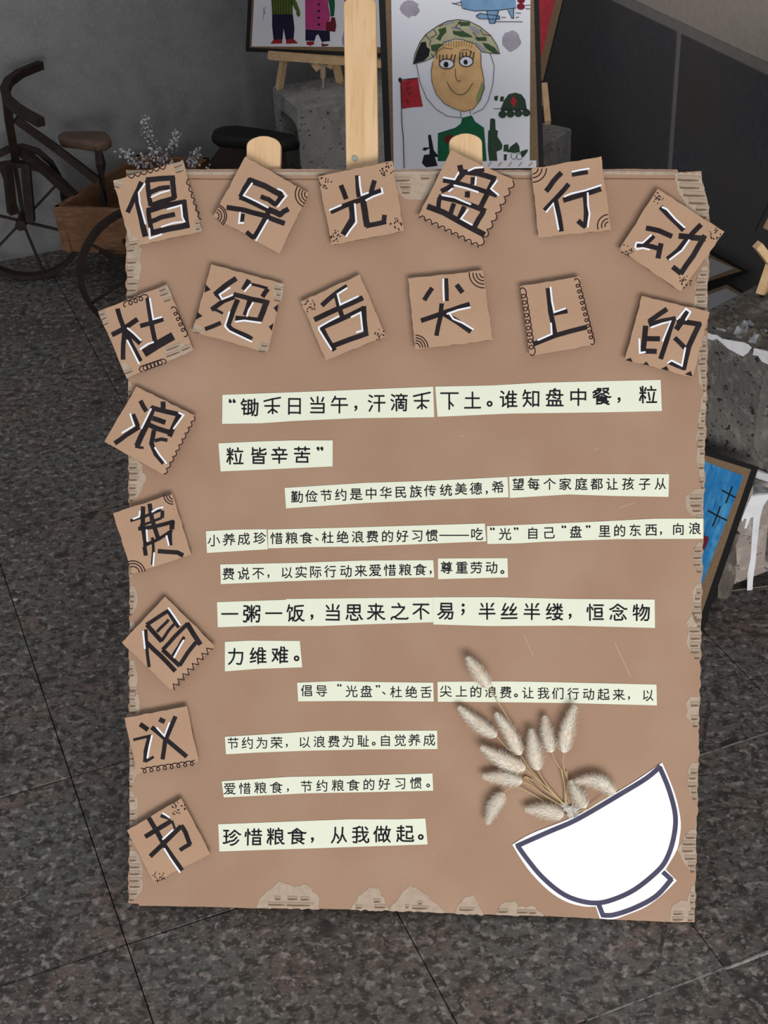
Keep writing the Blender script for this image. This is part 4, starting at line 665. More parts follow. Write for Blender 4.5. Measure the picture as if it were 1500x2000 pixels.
# --- family drawing on its small easel on the hollow block
fo = Plane(Upn((600, 97), 2.95), V, A3(0, 0, 1)*math.cos(.12)+U*math.sin(.12))
fam = empty('framed_drawing', fo.M(), 'child\'s drawing of figures in green striped top and pink coat, on the small easel', 'picture')
FO = ((460, 0), .26667)
fx = lambda p, h=0.: fo.loc((460+p[0]*.26667, p[1]*.26667), h)
bl, br = fx((78, 378)), fx((1085, 418)); ang = math.atan2(br[1]-bl[1], br[0]-bl[0])
def fr_(x, y): c, s = math.cos(ang), math.sin(ang); return (bl[0]+x*c-y*s, bl[1]+x*s+y*c)
Wf, Hf = math.dist(bl, br), .255
obj('backing_board', P([fr_(0, 0), fr_(Wf, 0), fr_(Wf, Hf), fr_(0, Hf)], -.004, 0), M_btape, fam, 'black taped edge')
obj('card_mount', P([fr_(.007, .008), fr_(Wf-.005, .008), fr_(Wf-.005, Hf-.008), fr_(.007, Hf-.008)], 0, .0006), M_mat_, fam, 'brown card mount')
fp = obj('drawing_paper', P([fx((118, 340), .001), fx((1078, 345), .001), fr_(Wf-.012, Hf-.015), fr_(.0125, Hf-.015)], .0006, .001), M_paperW, fam)
def fs(n, pts, lv, m): return shape(fo, fp, n, pts, .0010+lv*.0003, I[m], *FO)
fs('striped_top', [(255, -120), (420, -120), (418, 105), (268, 105)], 1, 'stripe green'); lines(fo, fp, 'stripes', [[(272+i*20, -120), (275+i*19, 103)] for i in range(8)], .0018, .0016, I['stripe dark'], *FO)
fs('sleeve', [(412, -40), (445, 10), (470, 75), (455, 90), (435, 70), (412, 20)], 1, 'stripe green'); fs('hand', [(445, 72), (468, 70), (475, 110), (460, 125), (445, 105)], 2, 'hand olive')
fs('trousers', [(268, 105), (420, 103), (432, 210), (425, 288), (368, 290), (352, 208), (344, 290), (278, 290), (268, 190)], 1, 'navy'); fs('shoe', [(256, 320), (280, 290), (342, 288), (342, 318)], 2, 'shoe red'); fs('shoe', [(370, 290), (422, 282), (458, 318), (370, 320)], 2, 'shoe red')
fs('pink_coat', [(508, -120), (672, -120), (680, 40), (692, 110), (690, 150), (662, 180), (668, 222), (512, 214)], 1, 'coat pink')
for y in (32, 82, 130, 180): fs('button', [(610, y-12), (620, y), (610, y+12), (600, y)], 2, 'ink black')
fs('green_sleeve', [(668, -60), (722, -60), (728, 40), (722, 118), (696, 122), (690, 60)], 1, 'jumper green'); fs('handbag', [(665, 160), (695, 158), (702, 125), (728, 128), (735, 165), (738, 190), (730, 234), (662, 224)], 2, 'bag brown')
fs('trousers', [(512, 215), (690, 225), (692, 300), (632, 308), (606, 250), (590, 262), (578, 300), (512, 298)], 1, 'navy'); fs('shoe', [(520, 305), (575, 302), (575, 325), (545, 335), (520, 325)], 2, 'shoe red'); fs('shoe', [(630, 312), (650, 325), (682, 322), (678, 335), (632, 342)], 2, 'bag brown')
fs('pink_sleeve', [(792, -60), (860, -60), (850, 15), (800, 40)], 1, 'coat pink'); fs('lavender_figure', [(795, 220), (812, 215), (812, 335), (785, 335), (778, 290)], 1, 'lavender')
lines(fo, fp, 'scribble', [[(205, 55), (208, 100), (200, 142)], [(222, 50), (208, 72), (216, 98)], [(205, 100), (212, 85)]], .0018, .0006, I['face outline'], *FO)
# small easel
se = empty('small_easel', None, 'small pale wooden table easel standing on the hollow concrete block, holding the family drawing', 'easel')
le = lambda p, h=.012: tuple(fo.o+fo.x*fo.loc(p, h)[0]+fo.y*fo.loc(p, h)[1]+fo.n*h)
seg('ledge', le((525, 108)), le((745, 124)), .0105, se)
BZ = .35
def foot(p, z=BZ): return tuple(Zp(p, z))
seg('front_leg', le((555, 112), -.002), foot((545, 173)), .0085, se); seg('front_leg', le((655, 118), -.002), foot((664, 161)), .0085, se)
seg('rear_leg', le((630, 60), -.02), tuple(A3(*foot((640, 160)))+U*.03), .007, se)
seg('clamp_block', le((612, 122), -.004), le((622, 134), -.004), .010, se); seg('clamp_block', le((646, 120), -.004), le((640, 132), -.004), .009, se)
bm = bmesh.new(); tube(bm, [le((624, 122), .006), le((631, 130), .006), le((631, 150), .006), foot((631, 172), BZ+.002)], .0013, 6)
tag(obj('white_cord', bm, flat('cord_white', (190, 195, 190)), None), 'thin white cord hanging under the small easel', 'cord')
# --- red drawing leaning behind the soldier drawing
ro = Plane(Upn((1070, 150), 2.75), V, A3(0, 0, 1)*math.cos(.2)+U*math.sin(.2))
rd = empty('framed_drawing', ro.M(), 'tilted red picture on brown mount, a sliver beside the soldier drawing', 'picture')
edge_a, edge_b = ro.loc((1107, -20)), ro.loc((1062, 165)); dv = (edge_b[0]-edge_a[0], edge_b[1]-edge_a[1]); dl = math.hypot(*dv); dv = (dv[0]/dl, dv[1]/dl); nv = (-dv[1], dv[0])
if nv[0] > 0: nv = (-nv[0], -nv[1])
q = lambda s, t: (edge_b[0]-dv[0]*s+nv[0]*t, edge_b[1]-dv[1]*s+nv[1]*t)
obj('backing_board', P([q(0, 0), q(.30, 0), q(.30, .21), q(0, .21)], -.004, 0), M_btape, rd, 'black taped edge')
obj('card_mount', P([q(.006, .004), q(.294, .004), q(.294, .205), q(.006, .205)], 0, .0006), M_mat_, rd, 'brown card mount')
obj('drawing_paper', P([q(.03, .021), q(.285, .021), q(.285, .19), q(.03, .19)], .0006, .001), flat('red_paper', (196, 62, 74)), rd, 'red painted sheet')
bm = bmesh.new(); tube(bm, [tuple(Upn((1063, 165), 2.74)), tuple(Upn((1070, 240), 2.66))], .0085, 4); tube(bm, [tuple(Upn((1000, 120), 2.80)), tuple(Upn((1068, 205), 2.74))], .0085, 4)
tag(obj('easel_leg', bm, M_pine, None), 'pale wooden easel foot on the block beside the soldier drawing', 'easel')

# ================================================================== CONCRETE BLOCKS
def block_mesh(Wd, Hh, D, holes, rr=.012):
    """hollow block: profile Wd x Hh with holes [(x0,y0,x1,y1)], depth D along +z; origin at the lower left of the front"""
    cu = bpy.data.curves.new('b', 'CURVE'); cu.dimensions = '2D'; cu.fill_mode = 'BOTH'; cu.extrude = D/2-.003; cu.bevel_depth = .003; cu.bevel_resolution = 1; cu.offset = -.003
    def loop(x0, y0, x1, y1, r, jt=.0015):
        pts = []
        for cx, cy, a0 in ((x1-r, y1-r, 0), (x0+r, y1-r, 90), (x0+r, y0+r, 180), (x1-r, y0+r, 270)):
            for k in range(5): a = math.radians(a0+k*22.5); pts.append((cx+r*math.cos(a)+random.uniform(-jt, jt), cy+r*math.sin(a)+random.uniform(-jt, jt)))
        s = cu.splines.new('POLY'); s.points.add(len(pts)-1)
        for i, p in enumerate(pts): s.points[i].co = (p[0], p[1], 0, 1)
        s.use_cyclic_u = True
    loop(0, 0, Wd, Hh, .009, 0)
    for h in holes: loop(*h, rr, .0008)
    o = bpy.data.objects.new('tmp', cu); COL.objects.link(o); bpy.context.view_layer.update()
    me = bpy.data.meshes.new_from_object(o.evaluated_get(bpy.context.evaluated_depsgraph_get())); bpy.data.objects.remove(o); bpy.data.curves.remove(cu)
    me.materials.clear()
    return me
def place_block(name, me, m, org, ex, ez, label, cat='block', group=None):
    """org world point of front lower-left, ex along the face, ez = into the block; up = world z"""
    o = link(name, me, m); ex = ex/np.linalg.norm(ex); ez = ez/np.linalg.norm(ez)
    D2 = A3(0, 0, 1); c = org
    o.matrix_world = Matrix(((ex[0], D2[0], ez[0], c[0]), (ex[1], D2[1], ez[1], c[1]), (ex[2], D2[2], ez[2], c[2]), (0, 0, 0, 1)))
    return tag(o, label, cat, group)
# hollow block carrying the small easel: opening faces left, big plain side faces right-front
me = block_mesh(.158, .35, .30, [(.045, .0-.05, .132, .295)], .03) if False else block_mesh(.158, .35, .30, [(.036, .03, .149, .312)], .024)
hb = place_block('concrete_block', me, M_conc, W(3.004, .922+.15, 0), -U, V, 'hollow grey concrete block under the small easel, standing against the left wall')
# right block behind the soldier drawing
bz = .235
cA, cB, cC = Zp((1060, 283), bz), Zp((1118, 250), bz), Zp((1058, 235), bz)
bm = bmesh.new(); e1 = cB-cA; e1 /= np.linalg.norm(e1); e2 = A3(-e1[1], e1[0], 0); st_ = cA-e1*.10
pts = [st_, cB, cB+e2*.17, st_+e2*.17]
v8 = [bm.verts.new((p[0], p[1], z)) for z in (0, bz) for p in pts]
for f in ((0, 1, 5, 4), (1, 2, 6, 5), (2, 3, 7, 6), (3, 0, 4, 7), (4, 5, 6, 7), (3, 2, 1, 0)): bm.faces.new([v8[k] for k in f])
bmesh.ops.recalc_face_normals(bm, faces=bm.faces); bevel(bm, .004)
tag(obj('concrete_block', bm, M_conc), 'grey concrete block by the dark right wall, just right of the soldier drawing', 'block')
# stack at the right edge
me = block_mesh(.39, .185, .19, [(.062, .038, .165, .150), (.19, .038, .205, .150), (.235, .038, .335, .150)], .022)
lA = Zp((1425, 1175))+U*.022; lx = Zp((1500, 1165))+U*.022-lA; lx /= np.linalg.norm(lx); ly = A3(-lx[1], lx[0], 0)
lb = place_block('concrete_block', me, M_concP, lA+ly*.095, lx, ly, 'lower hollow concrete block with a long white paint drip, at the right edge')
me2 = block_mesh(.39, .185, .19, [(.150, .03, .245, .155), (.27, .03, .355, .155)], .022)
fA, fB = Zp((1385, 655), .37), Zp((1500, 700), .37); f1 = fB-fA; f1[2] = 0; f1 /= np.linalg.norm(f1); f2 = A3(-f1[1], f1[0], 0)
if f2@(U+V) < 0: f2 = -f2
org = fA.copy()-f1*.055; org[2] = .185
ub = place_block('concrete_block', me2, M_concB, org+f2*.095, f1, f2, 'upper concrete block stacked crosswise, its rim smeared with white paint')
# support block behind
me3 = block_mesh(.20, .184, .19, [(.05, .04, .15, .145)], .02)
place_block('concrete_block', me3, M_concB, W(1.74+.095, 1.0, 0), V, U, 'dark concrete block in shadow behind the blue picture')
# crumbled mortar
def rubble(name, poly, z, hgt, m, label, seed=1, n=26, cat='rubble', paint=(), m2=None, org=None, k=1.):
    rnd = random.Random(seed); P_ = [np.array(p[:2]) for p in poly]; bm = bmesh.new(); grid = {}
    def inside(p, pl):
        c = False
        for i in range(len(pl)):
            a, b = pl[i], pl[i-1]
            if (a[1] > p[1]) != (b[1] > p[1]) and p[0] < (b[0]-a[0])*(p[1]-a[1])/(b[1]-a[1])+a[0]: c = not c
        return c
    pls = [[tuple(Zp((org[0]+q[0]*k, org[1]+q[1]*k), z+hgt*.4)[:2]) for q in pl] for pl in paint]
    for i in range(n+1):
        for j in range(n+1):
            s, t = i/n, j/n; p = (P_[0]*(1-s)+P_[1]*s)*(1-t)+(P_[3]*(1-s)+P_[2]*s)*t
            e = min(s, 1-s, t, 1-t); hz = z-.004+hgt*min(1, e*9)*(.45+.5*rnd.random()**1.5)*(.7+.5*math.sin(5*s+seed)*math.cos(7*t+seed)+.25*math.sin(31*s+seed*2)*math.sin(23*t))
            grid[i, j] = bm.verts.new((p[0]+rnd.uniform(-.0015, .0015), p[1]+rnd.uniform(-.0015, .0015), max(hz, z-.004)))
    for i in range(n):
        for j in range(n):
            f = bm.faces.new((grid[i, j], grid[i+1, j], grid[i+1, j+1], grid[i, j+1])); c = f.calc_center_median()
            if any(inside(c, pl) for pl in pls): f.material_index = 1
    o = obj(name, bm, m, smooth=True)
    if m2: o.data.materials.append(m2)
    return tag(o, label, cat)
T = fA-f1*.05; T2 = T+f1*.39
rubble('crumbled_mortar', [T+f2*.018, T2+f2*.018, T2+f2*.185, T+f2*.185], .371, .020, M_mortar, 'rough brown mortar crust with grey-white paint smears on the upper block', 3, 70, paint=[[(270, 480), (400, 455), (500, 470), (515, 540), (480, 590), (560, 585), (640, 500), (790, 430), (840, 450), (760, 520), (680, 560), (640, 650), (560, 660), (430, 640), (270, 600)], [(690, 660), (820, 580), (870, 600), (810, 670), (740, 720)], [(880, 560), (960, 500), (980, 560), (900, 600)]], m2=M_gpaint, org=(1330, 550), k=.175)
L0 = W(1.462, 1.085, 0); rubble('crumbled_mortar', [lA+lx*.045+ly*.03, lA+lx*.36+ly*.03, lA+lx*.36+ly*.16, lA+lx*.005+ly*.16], .185, .013, mat('grey_mortar', (.33, .305, .275), .95, [(60, (.17, .155, .14), .45, .6, 4)], .8, 80, coord='World'), 'grey mortar bed on the lower block beneath the crosswise block', 5)
bm = bmesh.new(); q0, q1 = Zp((1400, 1166)), Zp((1430, 1162)); rg = []
for z, k in ((0, 1.), (.03, .93), (.06, .96), (.09, .85), (.11, .6)):
    rg.append([bm.verts.new((p[0]+random.uniform(-.004, .004), p[1]+random.uniform(-.004, .004), z)) for p in [q0+(q1-q0)*(1-k)*.5+ly*((1-k)*.05), (q0+q1)/2-ly*.006*k, q1, q1+ly*.09*k, q0+ly*.09*k, q0+ly*.04]])
for i in range(4):
    for k in range(6): bm.faces.new((rg[i][k], rg[i][(k+1) % 6], rg[i+1][(k+1) % 6], rg[i+1][k]))
bm.faces.new(rg[-1]); bm.faces.new(rg[0][::-1]); bmesh.ops.recalc_face_normals(bm, faces=bm.faces)
tag(obj('mortar_lump', bm, M_mortar), 'dark rough mortar lump between the blue picture and the paint-dripped block', 'rubble')
# spilled paint
lf = Plane(lA, lx, A3(0, 0, 1))
shape(lf, None, 'paint_drip', [(690, 590), (760, 572), (850, 552), (880, 560), (850, 625), (805, 690), (775, 800), (752, 1000), (728, 1250), (705, 1400), (692, 1620), (645, 1620), (650, 1350), (680, 1200), (695, 960), (708, 800), (680, 808), (640, 910), (618, 912), (640, 820), (620, 812), (600, 850), (592, 822), (640, 700)], .0012, M_wpaint, (1330, 850), .2, th=.0012)
pd = bpy.data.objects['paint_drip']; pd.matrix_world = lf.M(); tag(pd, 'long white paint drip running down the lower block', 'paint')
pf = Plane(org, f1, A3(0, 0, 1))
for pts, lb_ in (([(280, 570), (330, 590), (390, 600), (450, 640), (620, 670), (690, 680), (740, 705), (780, 740), (740, 800), (690, 835), (620, 800), (520, 745), (460, 690), (400, 640), (350, 655), (280, 630)], 'thick white paint on the upper block rim, left patch'), ([(815, 745), (900, 765), (1000, 790), (1060, 960), (971, 925), (900, 890), (860, 830), (800, 820)], 'white paint on the upper block rim, right patch')):
    o_ = shape(pf, None, 'paint_smear', pts, .002, M_wpaint, (1330, 550), .175, th=.002); o_.matrix_world = pf.M(); tag(o_, lb_, 'paint')
tl = Plane(lA+A3(0, 0, .187), lx, ly)
o_ = shape(tl, None, 'paint_smear', [(700, 330), (760, 335), (860, 375), (880, 392), (820, 375), (755, 355)], .012, M_wpaint, (1330, 850), .2, th=.012); o_.matrix_world = tl.M(); tag(o_, 'thin white paint streak on the mortar bed', 'paint')
o_ = shape(tl, None, 'paint_smear', [(715, 470), (790, 490), (870, 520), (890, 560), (745, 572), (700, 585)], .003, M_gpaint, (1330, 850), .2, th=.003); o_.matrix_world = tl.M(); tag(o_, 'grey paint film on top of the drip-painted block', 'paint')

# ================================================================== BLUE DRAWING leaning against the lower block
P0 = Zp((1368, 1240), .005); ed = Zp((1260, 1196), .005)-P0; ed /= np.linalg.norm(ed); nn_ = np.cross(ed, A3(0, 0, 1)); nn_ = nn_ if nn_[1] < 0 else -nn_
wv = math.cos(.54)*A3(0, 0, 1)-math.sin(.54)*nn_
bo = Plane(P0+wv*.001, -ed, wv)
bd = empty('framed_drawing', bo.M(), 'blue painted picture in black-edged brown mount leaning behind the poster\'s right side', 'picture')
trx, try_ = bo.loc((1480, 912))
def bq(s, t): return (trx*t/try_-s, t) # s leftwards from right edge, t upwards
Hb = try_
obj('backing_board', P([bq(0, 0), bq(0, Hb), bq(.30, Hb), bq(.30, 0)], -.004, 0), M_btape, bd, 'black taped edge')
obj('card_mount', P([bq(.0085, .009), bo.loc((1467, 917)), bq(.29, Hb-.0125), bq(.29, .009)], 0, .0006), M_mat_, bd, 'brown card mount')
BK = ((1330, 850), .2)
m_blue = mat('blue_crayon', srgb((40, 128, 190)), .7, [(60, srgb((84, 166, 214)), .45, .65, 4), (150, srgb((30, 105, 170)), .5, .7, 3)], stretch=(1, .35, 1))
bp_ = obj('drawing_paper', P([bo.loc(p, .001) for p in ((1452, 929.5), (1366, 897))]+[bq(.27, Hb-.026), bq(.27, .028), bo.loc((1362, 1165), .001)], .0006, .001), m_blue, bd, 'sheet coloured in blue crayon')
lines(bo, bp_, 'black_cross', [[(405, 540), (530, 608)], [(498, 508), (440, 660)]], .0014, .0022, I['ink black'], *BK)
lines(bo, bp_, 'black_cross', [[(268, 738), (350, 785), (445, 830)], [(383, 700), (355, 780), (310, 885)]], .0014, .0022, I['ink black'], *BK)
shape(bo, bp_, 'black_dot', ell((215, 520), 24, 26, 14), .0014, I['ink black'], *BK)
shape(bo, bp_, 'brown_shape', [(180, 970), (265, 988), (272, 1010), (245, 1085), (200, 1165), (180, 1180)], .0014, I['bag brown'], *BK)
# two drawings on grey paper leaning on the dark right wall
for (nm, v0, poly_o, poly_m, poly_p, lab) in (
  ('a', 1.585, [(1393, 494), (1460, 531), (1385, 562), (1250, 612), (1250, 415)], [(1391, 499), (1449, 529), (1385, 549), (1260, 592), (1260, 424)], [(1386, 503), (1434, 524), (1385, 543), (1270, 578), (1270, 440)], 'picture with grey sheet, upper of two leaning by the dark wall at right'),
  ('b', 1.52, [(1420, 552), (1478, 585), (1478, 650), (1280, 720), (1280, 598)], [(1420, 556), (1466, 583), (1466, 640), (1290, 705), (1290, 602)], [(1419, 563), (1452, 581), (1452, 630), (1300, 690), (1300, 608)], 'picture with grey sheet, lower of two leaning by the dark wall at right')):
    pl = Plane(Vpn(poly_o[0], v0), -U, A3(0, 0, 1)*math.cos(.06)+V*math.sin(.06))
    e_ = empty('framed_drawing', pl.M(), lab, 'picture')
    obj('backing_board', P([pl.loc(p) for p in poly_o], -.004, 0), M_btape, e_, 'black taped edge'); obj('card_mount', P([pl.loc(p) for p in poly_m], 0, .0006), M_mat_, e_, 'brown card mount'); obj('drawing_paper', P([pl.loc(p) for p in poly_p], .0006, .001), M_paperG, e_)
# picture and easel cut by the right edge, on the upper block
pl = Plane(Upn((1500, 480), 1.69), V, A3(0, 0, 1)*math.cos(.15)+U*math.sin(.15))
e_ = empty('framed_drawing', pl.M(), 'black-edged picture with a pale blue shape, cut by the right photo edge', 'picture')
c0 = np.array(pl.loc((1477, 451))); a_v = np.array(pl.loc((1508, 388)))-c0; a_v /= np.hypot(*a_v); b_v = np.array((a_v[1], -a_v[0]))
if b_v@(np.array(pl.loc((1506, 488)))-c0) < 0: b_v = -b_v
rq = lambda s0, t0, s1, t1: [tuple(c0+a_v*s+b_v*t) for s, t in ((s0, t0), (s1, t0), (s1, t1), (s0, t1))]
obj('backing_board', P(rq(0, 0, .21, .29), -.004, 0), M_btape, e_, 'black taped edge'); obj('card_mount', P(rq(.008, .008, .202, .282), 0, .0006), M_mat_, e_, 'brown card mount')
obj('drawing_paper', P(rq(.024, .022, .188, .268), .0006, .001), flat('teal_crayon', (96, 150, 170)), e_, 'pale blue painted sheet')
e_ = empty('small_easel', None, 'small pale wooden easel on the upper block, cut by the right photo edge', 'easel')
seg('ledge', tuple(Upn((1479, 478), 1.665)), tuple(Upn((1512, 520), 1.665)), .008, e_); seg('front_leg', tuple(Upn((1510, 505), 1.672)), tuple(Zp((1486, 576), .376)), .0085, e_); seg('rear_leg', tuple(Upn((1530, 480), 1.70)), tuple(Zp((1530, 560), .376)), .007, e_)

# ================================================================== TRICYCLE PLANTER
trike = empty('tricycle_planter', Matrix.Translation(tuple(W(3.0, .45, 0))), 'small dark brown tricycle planter with wooden box and wooden saddle by the left wall', 'planter')
def kid(o):  # keep world coordinates under the empty
    o.matrix_parent_inverse = trike.matrix_world.inverted(); return o
bpy.context.view_layer.update()
def seg3(name, pts, r, m=M_rust, n=4, parent=trike):
    bm = bmesh.new(); tube(bm, [tuple(p) for p in pts], r, n); o = obj(name, bm, m, parent); o.matrix_parent_inverse = parent.matrix_world.inverted(); return o
UT = 3.06
def ub_(p, c=UT): return Upn(p, c)
hbz = .425
hb_pts = [Zp(p, hbz) for p in ((80, 127), (62, 134), (38, 144), (17, 160), (9, 178), (14, 195), (32, 211), (52, 224), (80, 239))]
seg3('handlebar', hb_pts, .0115)
seg3('head_post', [ub_((12, 180), 2.99), ub_((18, 240), 3.02), ub_((30, 310), UT)], .0115)
seg3('frame_tube', [ub_((30, 233), 3.0), ub_((110, 290), 3.0), ub_((190, 352), 2.98)], .0105); seg3('frame_tube', [ub_((35, 290)), ub_((92, 335), 3.02), ub_((150, 388), 2.98)], .012)
def wheel(name, c, ax, R, wd, hub=None, spokes=6, a0=0.):
    """ring with flat rim; ax = axle direction"""
    e = empty(name, None, None, parent=trike); e.matrix_parent_inverse = trike.matrix_world.inverted()
    ax = ax/np.linalg.norm(ax); x = np.cross(ax, A3(0, 0, 1)); x /= np.linalg.norm(x); y = A3(0, 0, 1)
    bm = bmesh.new(); n = 40; rings = []
    for i in range(n):
        a = 2*math.pi*i/n; d = x*math.cos(a)+y*math.sin(a)
        rings.append([bm.verts.new(c+d*r_+ax*s_) for r_, s_ in ((R, -wd/2), (R, wd/2), (R-.010, wd/2), (R-.010, -wd/2))])
    for i in range(n):
        for k in range(4): bm.faces.new((rings[i][k], rings[i][(k+1) % 4], rings[(i+1) % n][(k+1) % 4], rings[(i+1) % n][k]))
    bmesh.ops.recalc_face_normals(bm, faces=bm.faces); obj('rim', bm, M_rust, e)
    for k in range(spokes):
        a = a0+2*math.pi*k/spokes; d = x*math.cos(a)+y*math.sin(a); bm = bmesh.new(); tube(bm, [tuple(c), tuple(c+d*(R-.004))], .0035, 4); obj('spoke', bm, M_rust, e)
    bm = bmesh.new(); tube(bm, [tuple(c-ax*.025), tuple(c+ax*.025)], .012, 8); obj('hub', bm, M_rust, e)
hubc = ub_((42, 424)); hubc[2] = .132
wheel('wheel', hubc, U+V*.35, .131, .020, spokes=6, a0=math.radians(42))
seg3('fork_blade', [ub_((14, 318), 3.0), ub_((24, 416), 3.02)], .0115); seg3('fork_blade', [ub_((50, 318), 3.04), ub_((60, 432), 3.04)], .0125); seg3('fork_blade', [ub_((27, 310), 3.1), ub_((46, 425), 3.09)], .005)
seg3('mudguard', [ub_(p) for p in ((-10, 305), (15, 292), (45, 287), (75, 296), (100, 318), (118, 350), (126, 392))], .0085)
rw = Zp((297, 643)); rc = A3(rw[0], rw[1], .131); wheel('wheel', rc, U-V*.05, .131, .017, spokes=6, a0=.4)
rc2 = W(3.02, .545, .131)
# wooden box
zb = .2
bA, bB, bD = Zp((103, 404), zb), Zp((235, 410), zb), Zp((268, 302), zb)
d1 = (bB-bA)/np.linalg.norm(bB-bA); d2 = (bD-bA)/np.linalg.norm(bD-bA); LB, LD = .165, np.linalg.norm(bD-bA)
zbot = .100; tp = .012
def plank(name, a, b, inward, z0, z1, taper=0.):
    bm = bmesh.new(); q_ = []
    for z, s in ((z0, taper), (z1, 0.)):
        for p in (a+inward*s, b+inward*s, b+inward*(s+tp), a+inward*(s+tp)): q_.append(bm.verts.new((p[0], p[1], z)))
    for f in ((0, 1, 5, 4), (1, 2, 6, 5), (2, 3, 7, 6), (3, 0, 4, 7), (4, 5, 6, 7), (3, 2, 1, 0)): bm.faces.new([q_[k] for k in f])
    bmesh.ops.recalc_face_normals(bm, faces=bm.faces); bevel(bm, .0015); o = obj(name, bm, M_boxw, trike); o.matrix_parent_inverse = trike.matrix_world.inverted(); return o
plank('box_front', bA, bA+d1*LB, d2, zbot, zb, .006); plank('box_side', bA+d2*.0, bA+d2*LD, d1, zbot, zb, .012); plank('box_back', bA+d2*(LD-tp), bA+d2*(LD-tp)+d1*LB, d2, zbot, zb); plank('box_side', bA+d1*(LB-tp), bA+d1*(LB-tp)+d2*LD, d1, zbot, zb)
bm = bmesh.new(); c_ = [bA+d1*.015+d2*.01, bA+d1*(LB-.01)+d2*.01, bA+d1*(LB-.01)+d2*(LD-.01), bA+d1*.015+d2*(LD-.01)]; prism(bm, [(p[0], p[1]) for p in c_], zbot, zbot+.012); o_ = obj('box_floor', bm, M_dkwood, trike); o_.matrix_parent_inverse = trike.matrix_world.inverted()
seg3('axle', [rc, rc+U*.2], .007); seg3('box_bracket', [bA+d1*.03+d2*.05+A3(0, 0, -.105), rc+A3(0, 0, 0)], .006)
# saddle
def saddle(name, outline_px, z, th, m, parent, label=None, sm=True):
    pts = [Zp(p, z) for p in outline_px]; bm = bmesh.new(); c0 = np.mean(pts, 0); n = len(pts); lv = [(-th, .90), (-th*.8, .98), (-th*.25, 1.), (0, .95), (.002, .7)]
    R_ = [[bm.verts.new((c0[0]+(p[0]-c0[0])*s, c0[1]+(p[1]-c0[1])*s, z+dz)) for p in pts] for dz, s in lv]
    for i in range(len(lv)-1):
        for k in range(n): bm.faces.new((R_[i][k], R_[i][(k+1) % n], R_[i+1][(k+1) % n], R_[i+1][k]))
    bm.faces.new(R_[0][::-1]); bm.faces.new(R_[-1]); bmesh.ops.recalc_face_normals(bm, faces=bm.faces)
    o = obj(name, bm, m, parent, label, smooth=True)
    if parent: o.matrix_parent_inverse = parent.matrix_world.inverted()
    return o
saddle('saddle', [(112, 262), (122, 257), (150, 256), (190, 255), (206, 257), (214, 264), (217, 271), (210, 276), (190, 280), (150, 274), (115, 270)], .300, .020, M_saddle, trike, 'wooden saddle')
seg3('saddle_post', [ub_((190, 284), 2.99), ub_((197, 320), 2.98), ub_((202, 400), 2.98)], .011)
# flowers in the box
fl_root = empty('dried_flowers', Matrix.Translation(tuple(Zp((330, 300), .2))), 'sprigs of tiny white dried flowers in the wooden tricycle box', 'flowers')
bpy.context.view_layer.update()
M_fl = mat('white_dried_flower', (.62, .60, .62), .9); M_flp = mat('mauve_dried_flower', (.30, .26, .28), .9); M_tw = mat('dark_twig', (.05, .04, .035), .9)
fbm, fb2, tbm = bmesh.new(), bmesh.new(), bmesh.new()
base = W(2.98, .66, .12)
for tip, n_, sp_ in (((283, 236), 60, 7), ((347, 260), 40, 7), ((232, 292), 24, 6), ((250, 300), 30, 8), ((388, 295), 44, 8), ((375, 312), 16, 7), ((410, 328), 10, 5), ((300, 290), 40, 12), ((285, 310), 30, 10), ((320, 300), 40, 12), ((330, 330), 40, 14), ((290, 335), 30, 14), ((355, 325), 30, 12)):
    c_ = 2.95+random.uniform(-.03, .03); tw_ = Upn(tip, c_); md = (base+tw_)/2+A3(random.uniform(-.01, .01), 0, .015)
    tube(tbm, [tuple(base), tuple(md), tuple(tw_)], .0009, 4)
    for i in range(n_):
        t = random.random()**1.5; p = tw_*(1-t*.55)+md*t*.55; p = p+A3(*[random.gauss(0, sp_*.00065) for _ in range(3)])
        bb = fbm if random.random() < .6 else fb2
        bmesh.ops.create_icosphere(bb, subdivisions=0 if False else 1, radius=random.uniform(.0018, .0036), matrix=Matrix.Translation(tuple(p)) @ Matrix.Diagonal((1, random.uniform(.6, 1), random.uniform(.7, 1.4), 1)))
for nm, b_, m_ in (('flower_heads', fbm, M_fl), ('flower_buds', fb2, M_flp), ('twigs', tbm, M_tw)):
    o_ = obj(nm, b_, m_, fl_root, kind='stuff' if nm != 'twigs' else None); o_.matrix_parent_inverse = fl_root.matrix_world.inverted()
# second planter with black saddle
t2 = empty('saddle_planter', Matrix.Translation(tuple(W(2.95, .85, 0))), 'dark brown planter cart with a black saddle, half hidden behind the poster', 'planter')
bpy.context.view_layer.update()
saddle('saddle', [(412, 262), (416, 252), (432, 246), (460, 244), (500, 249), (545, 256), (580, 264), (585, 275), (545, 279), (480, 272), (420, 268)], .30, .022, M_blk, t2, 'black saddle')
bm = bmesh.new(); q_ = []
for p in (Zp((395, 330), .20), Zp((438, 272), .262), Zp((560, 290), .262), Zp((560, 350), .20)): q_.append(p)
v8 = [bm.verts.new(tuple(p)) for p in q_]+[bm.verts.new((p[0], p[1], .09)) for p in q_]
for f in ((0, 1, 2, 3), (4, 5, 1, 0), (5, 6, 2, 1), (6, 7, 3, 2), (7, 4, 0, 3), (7, 6, 5, 4)): bm.faces.new([v8[k] for k in f])
bmesh.ops.recalc_face_normals(bm, faces=bm.faces); bevel(bm, .003); o_ = obj('planter_box', bm, M_dkwood, t2); o_.matrix_parent_inverse = t2.matrix_world.inverted()
for p in q_: seg3('leg', [(p[0], p[1], .1), (p[0], p[1], .001)], .008, M_dkwood, 4, t2)
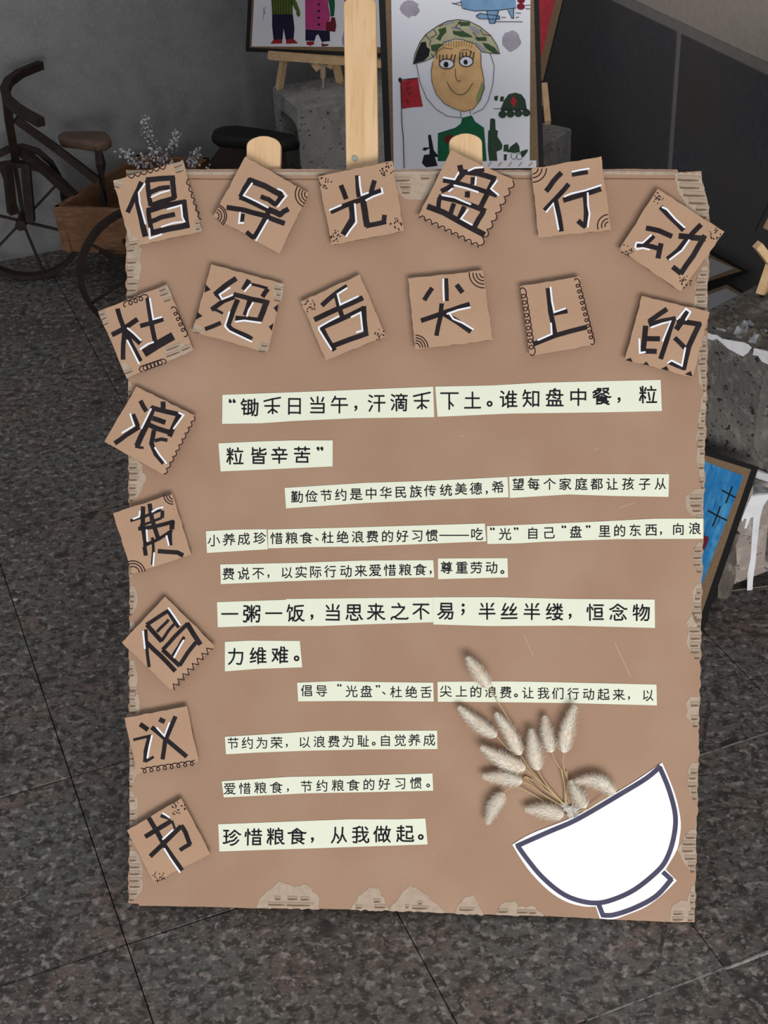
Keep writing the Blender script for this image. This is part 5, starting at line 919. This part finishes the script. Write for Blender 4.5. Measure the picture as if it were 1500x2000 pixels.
seg3('saddle_post', [tuple(np.mean([Zp((500, 262), .285)], 0)), tuple(np.mean([Zp((500, 262), .285)], 0)-A3(0, 0, .05))], .009, M_blk, 6, t2)
# scraps on the floor
for px, lb_, c in (((226, 567), 'small pale pebble on the floor by the tricycle wheel', (120, 105, 90)), ((30, 1171), 'tiny white chip on the floor at left', (170, 168, 165))):
    p = Zp(px, .002); bm = bmesh.new(); bmesh.ops.create_icosphere(bm, subdivisions=2, radius=.0035, matrix=Matrix.Translation((p[0], p[1], .0022)) @ Matrix.Diagonal((1.2, 1, .6, 1)))
    tag(obj('pebble', bm, flat('pebble', c), smooth=True), lb_, 'pebble')
# dark stains on the slate (they belong to the stone)
def stain(pts, wd, m=None):
    bm = bmesh.new()
    q_ = [Zp(p)[:2] for p in pts]
    for i in range(len(q_)-1):
        pass
    ribbon(bm, q_, wd, .0012); return bm
M_st = mat('floor_stain', (.05, .046, .043), .7, [(150, (.10, .092, .086), .48, .58, 3)], .2, 100, coord='World')
for k, (pts, wd) in enumerate((([(1300, 1808), (1297, 1825), (1293, 1842), (1287, 1862)], .0042), ([(1288, 1878), (1282, 1885), (1270, 1897), (1252, 1904), (1236, 1909)], .0022), ([(1386, 1372), (1382, 1400), (1377, 1435), (1371, 1462)], .0026))):
    obj('floor_stain', stain(pts, wd), M_st, floor, 'dark streak stained into the slate')

M_litedge = mat('lit_dusty_joint_edge', (.27, .265, .25), .9, [(120, (.12, .115, .11), .45, .62, 3)], coord='World')  # dusty edge, its pale tone also paints light caught by the raised tiles
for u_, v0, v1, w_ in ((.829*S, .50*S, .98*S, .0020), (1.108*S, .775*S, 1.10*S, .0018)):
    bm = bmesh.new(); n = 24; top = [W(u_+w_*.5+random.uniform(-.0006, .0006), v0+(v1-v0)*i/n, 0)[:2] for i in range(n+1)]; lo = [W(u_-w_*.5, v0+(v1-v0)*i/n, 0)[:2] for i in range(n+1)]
    prism(bm, [tuple(p) for p in top]+[tuple(p) for p in lo[::-1]], -.004, .0009); obj('joint_edge', bm, M_litedge, floor, 'dusty tile edge, painted pale where the raised edge catches light')
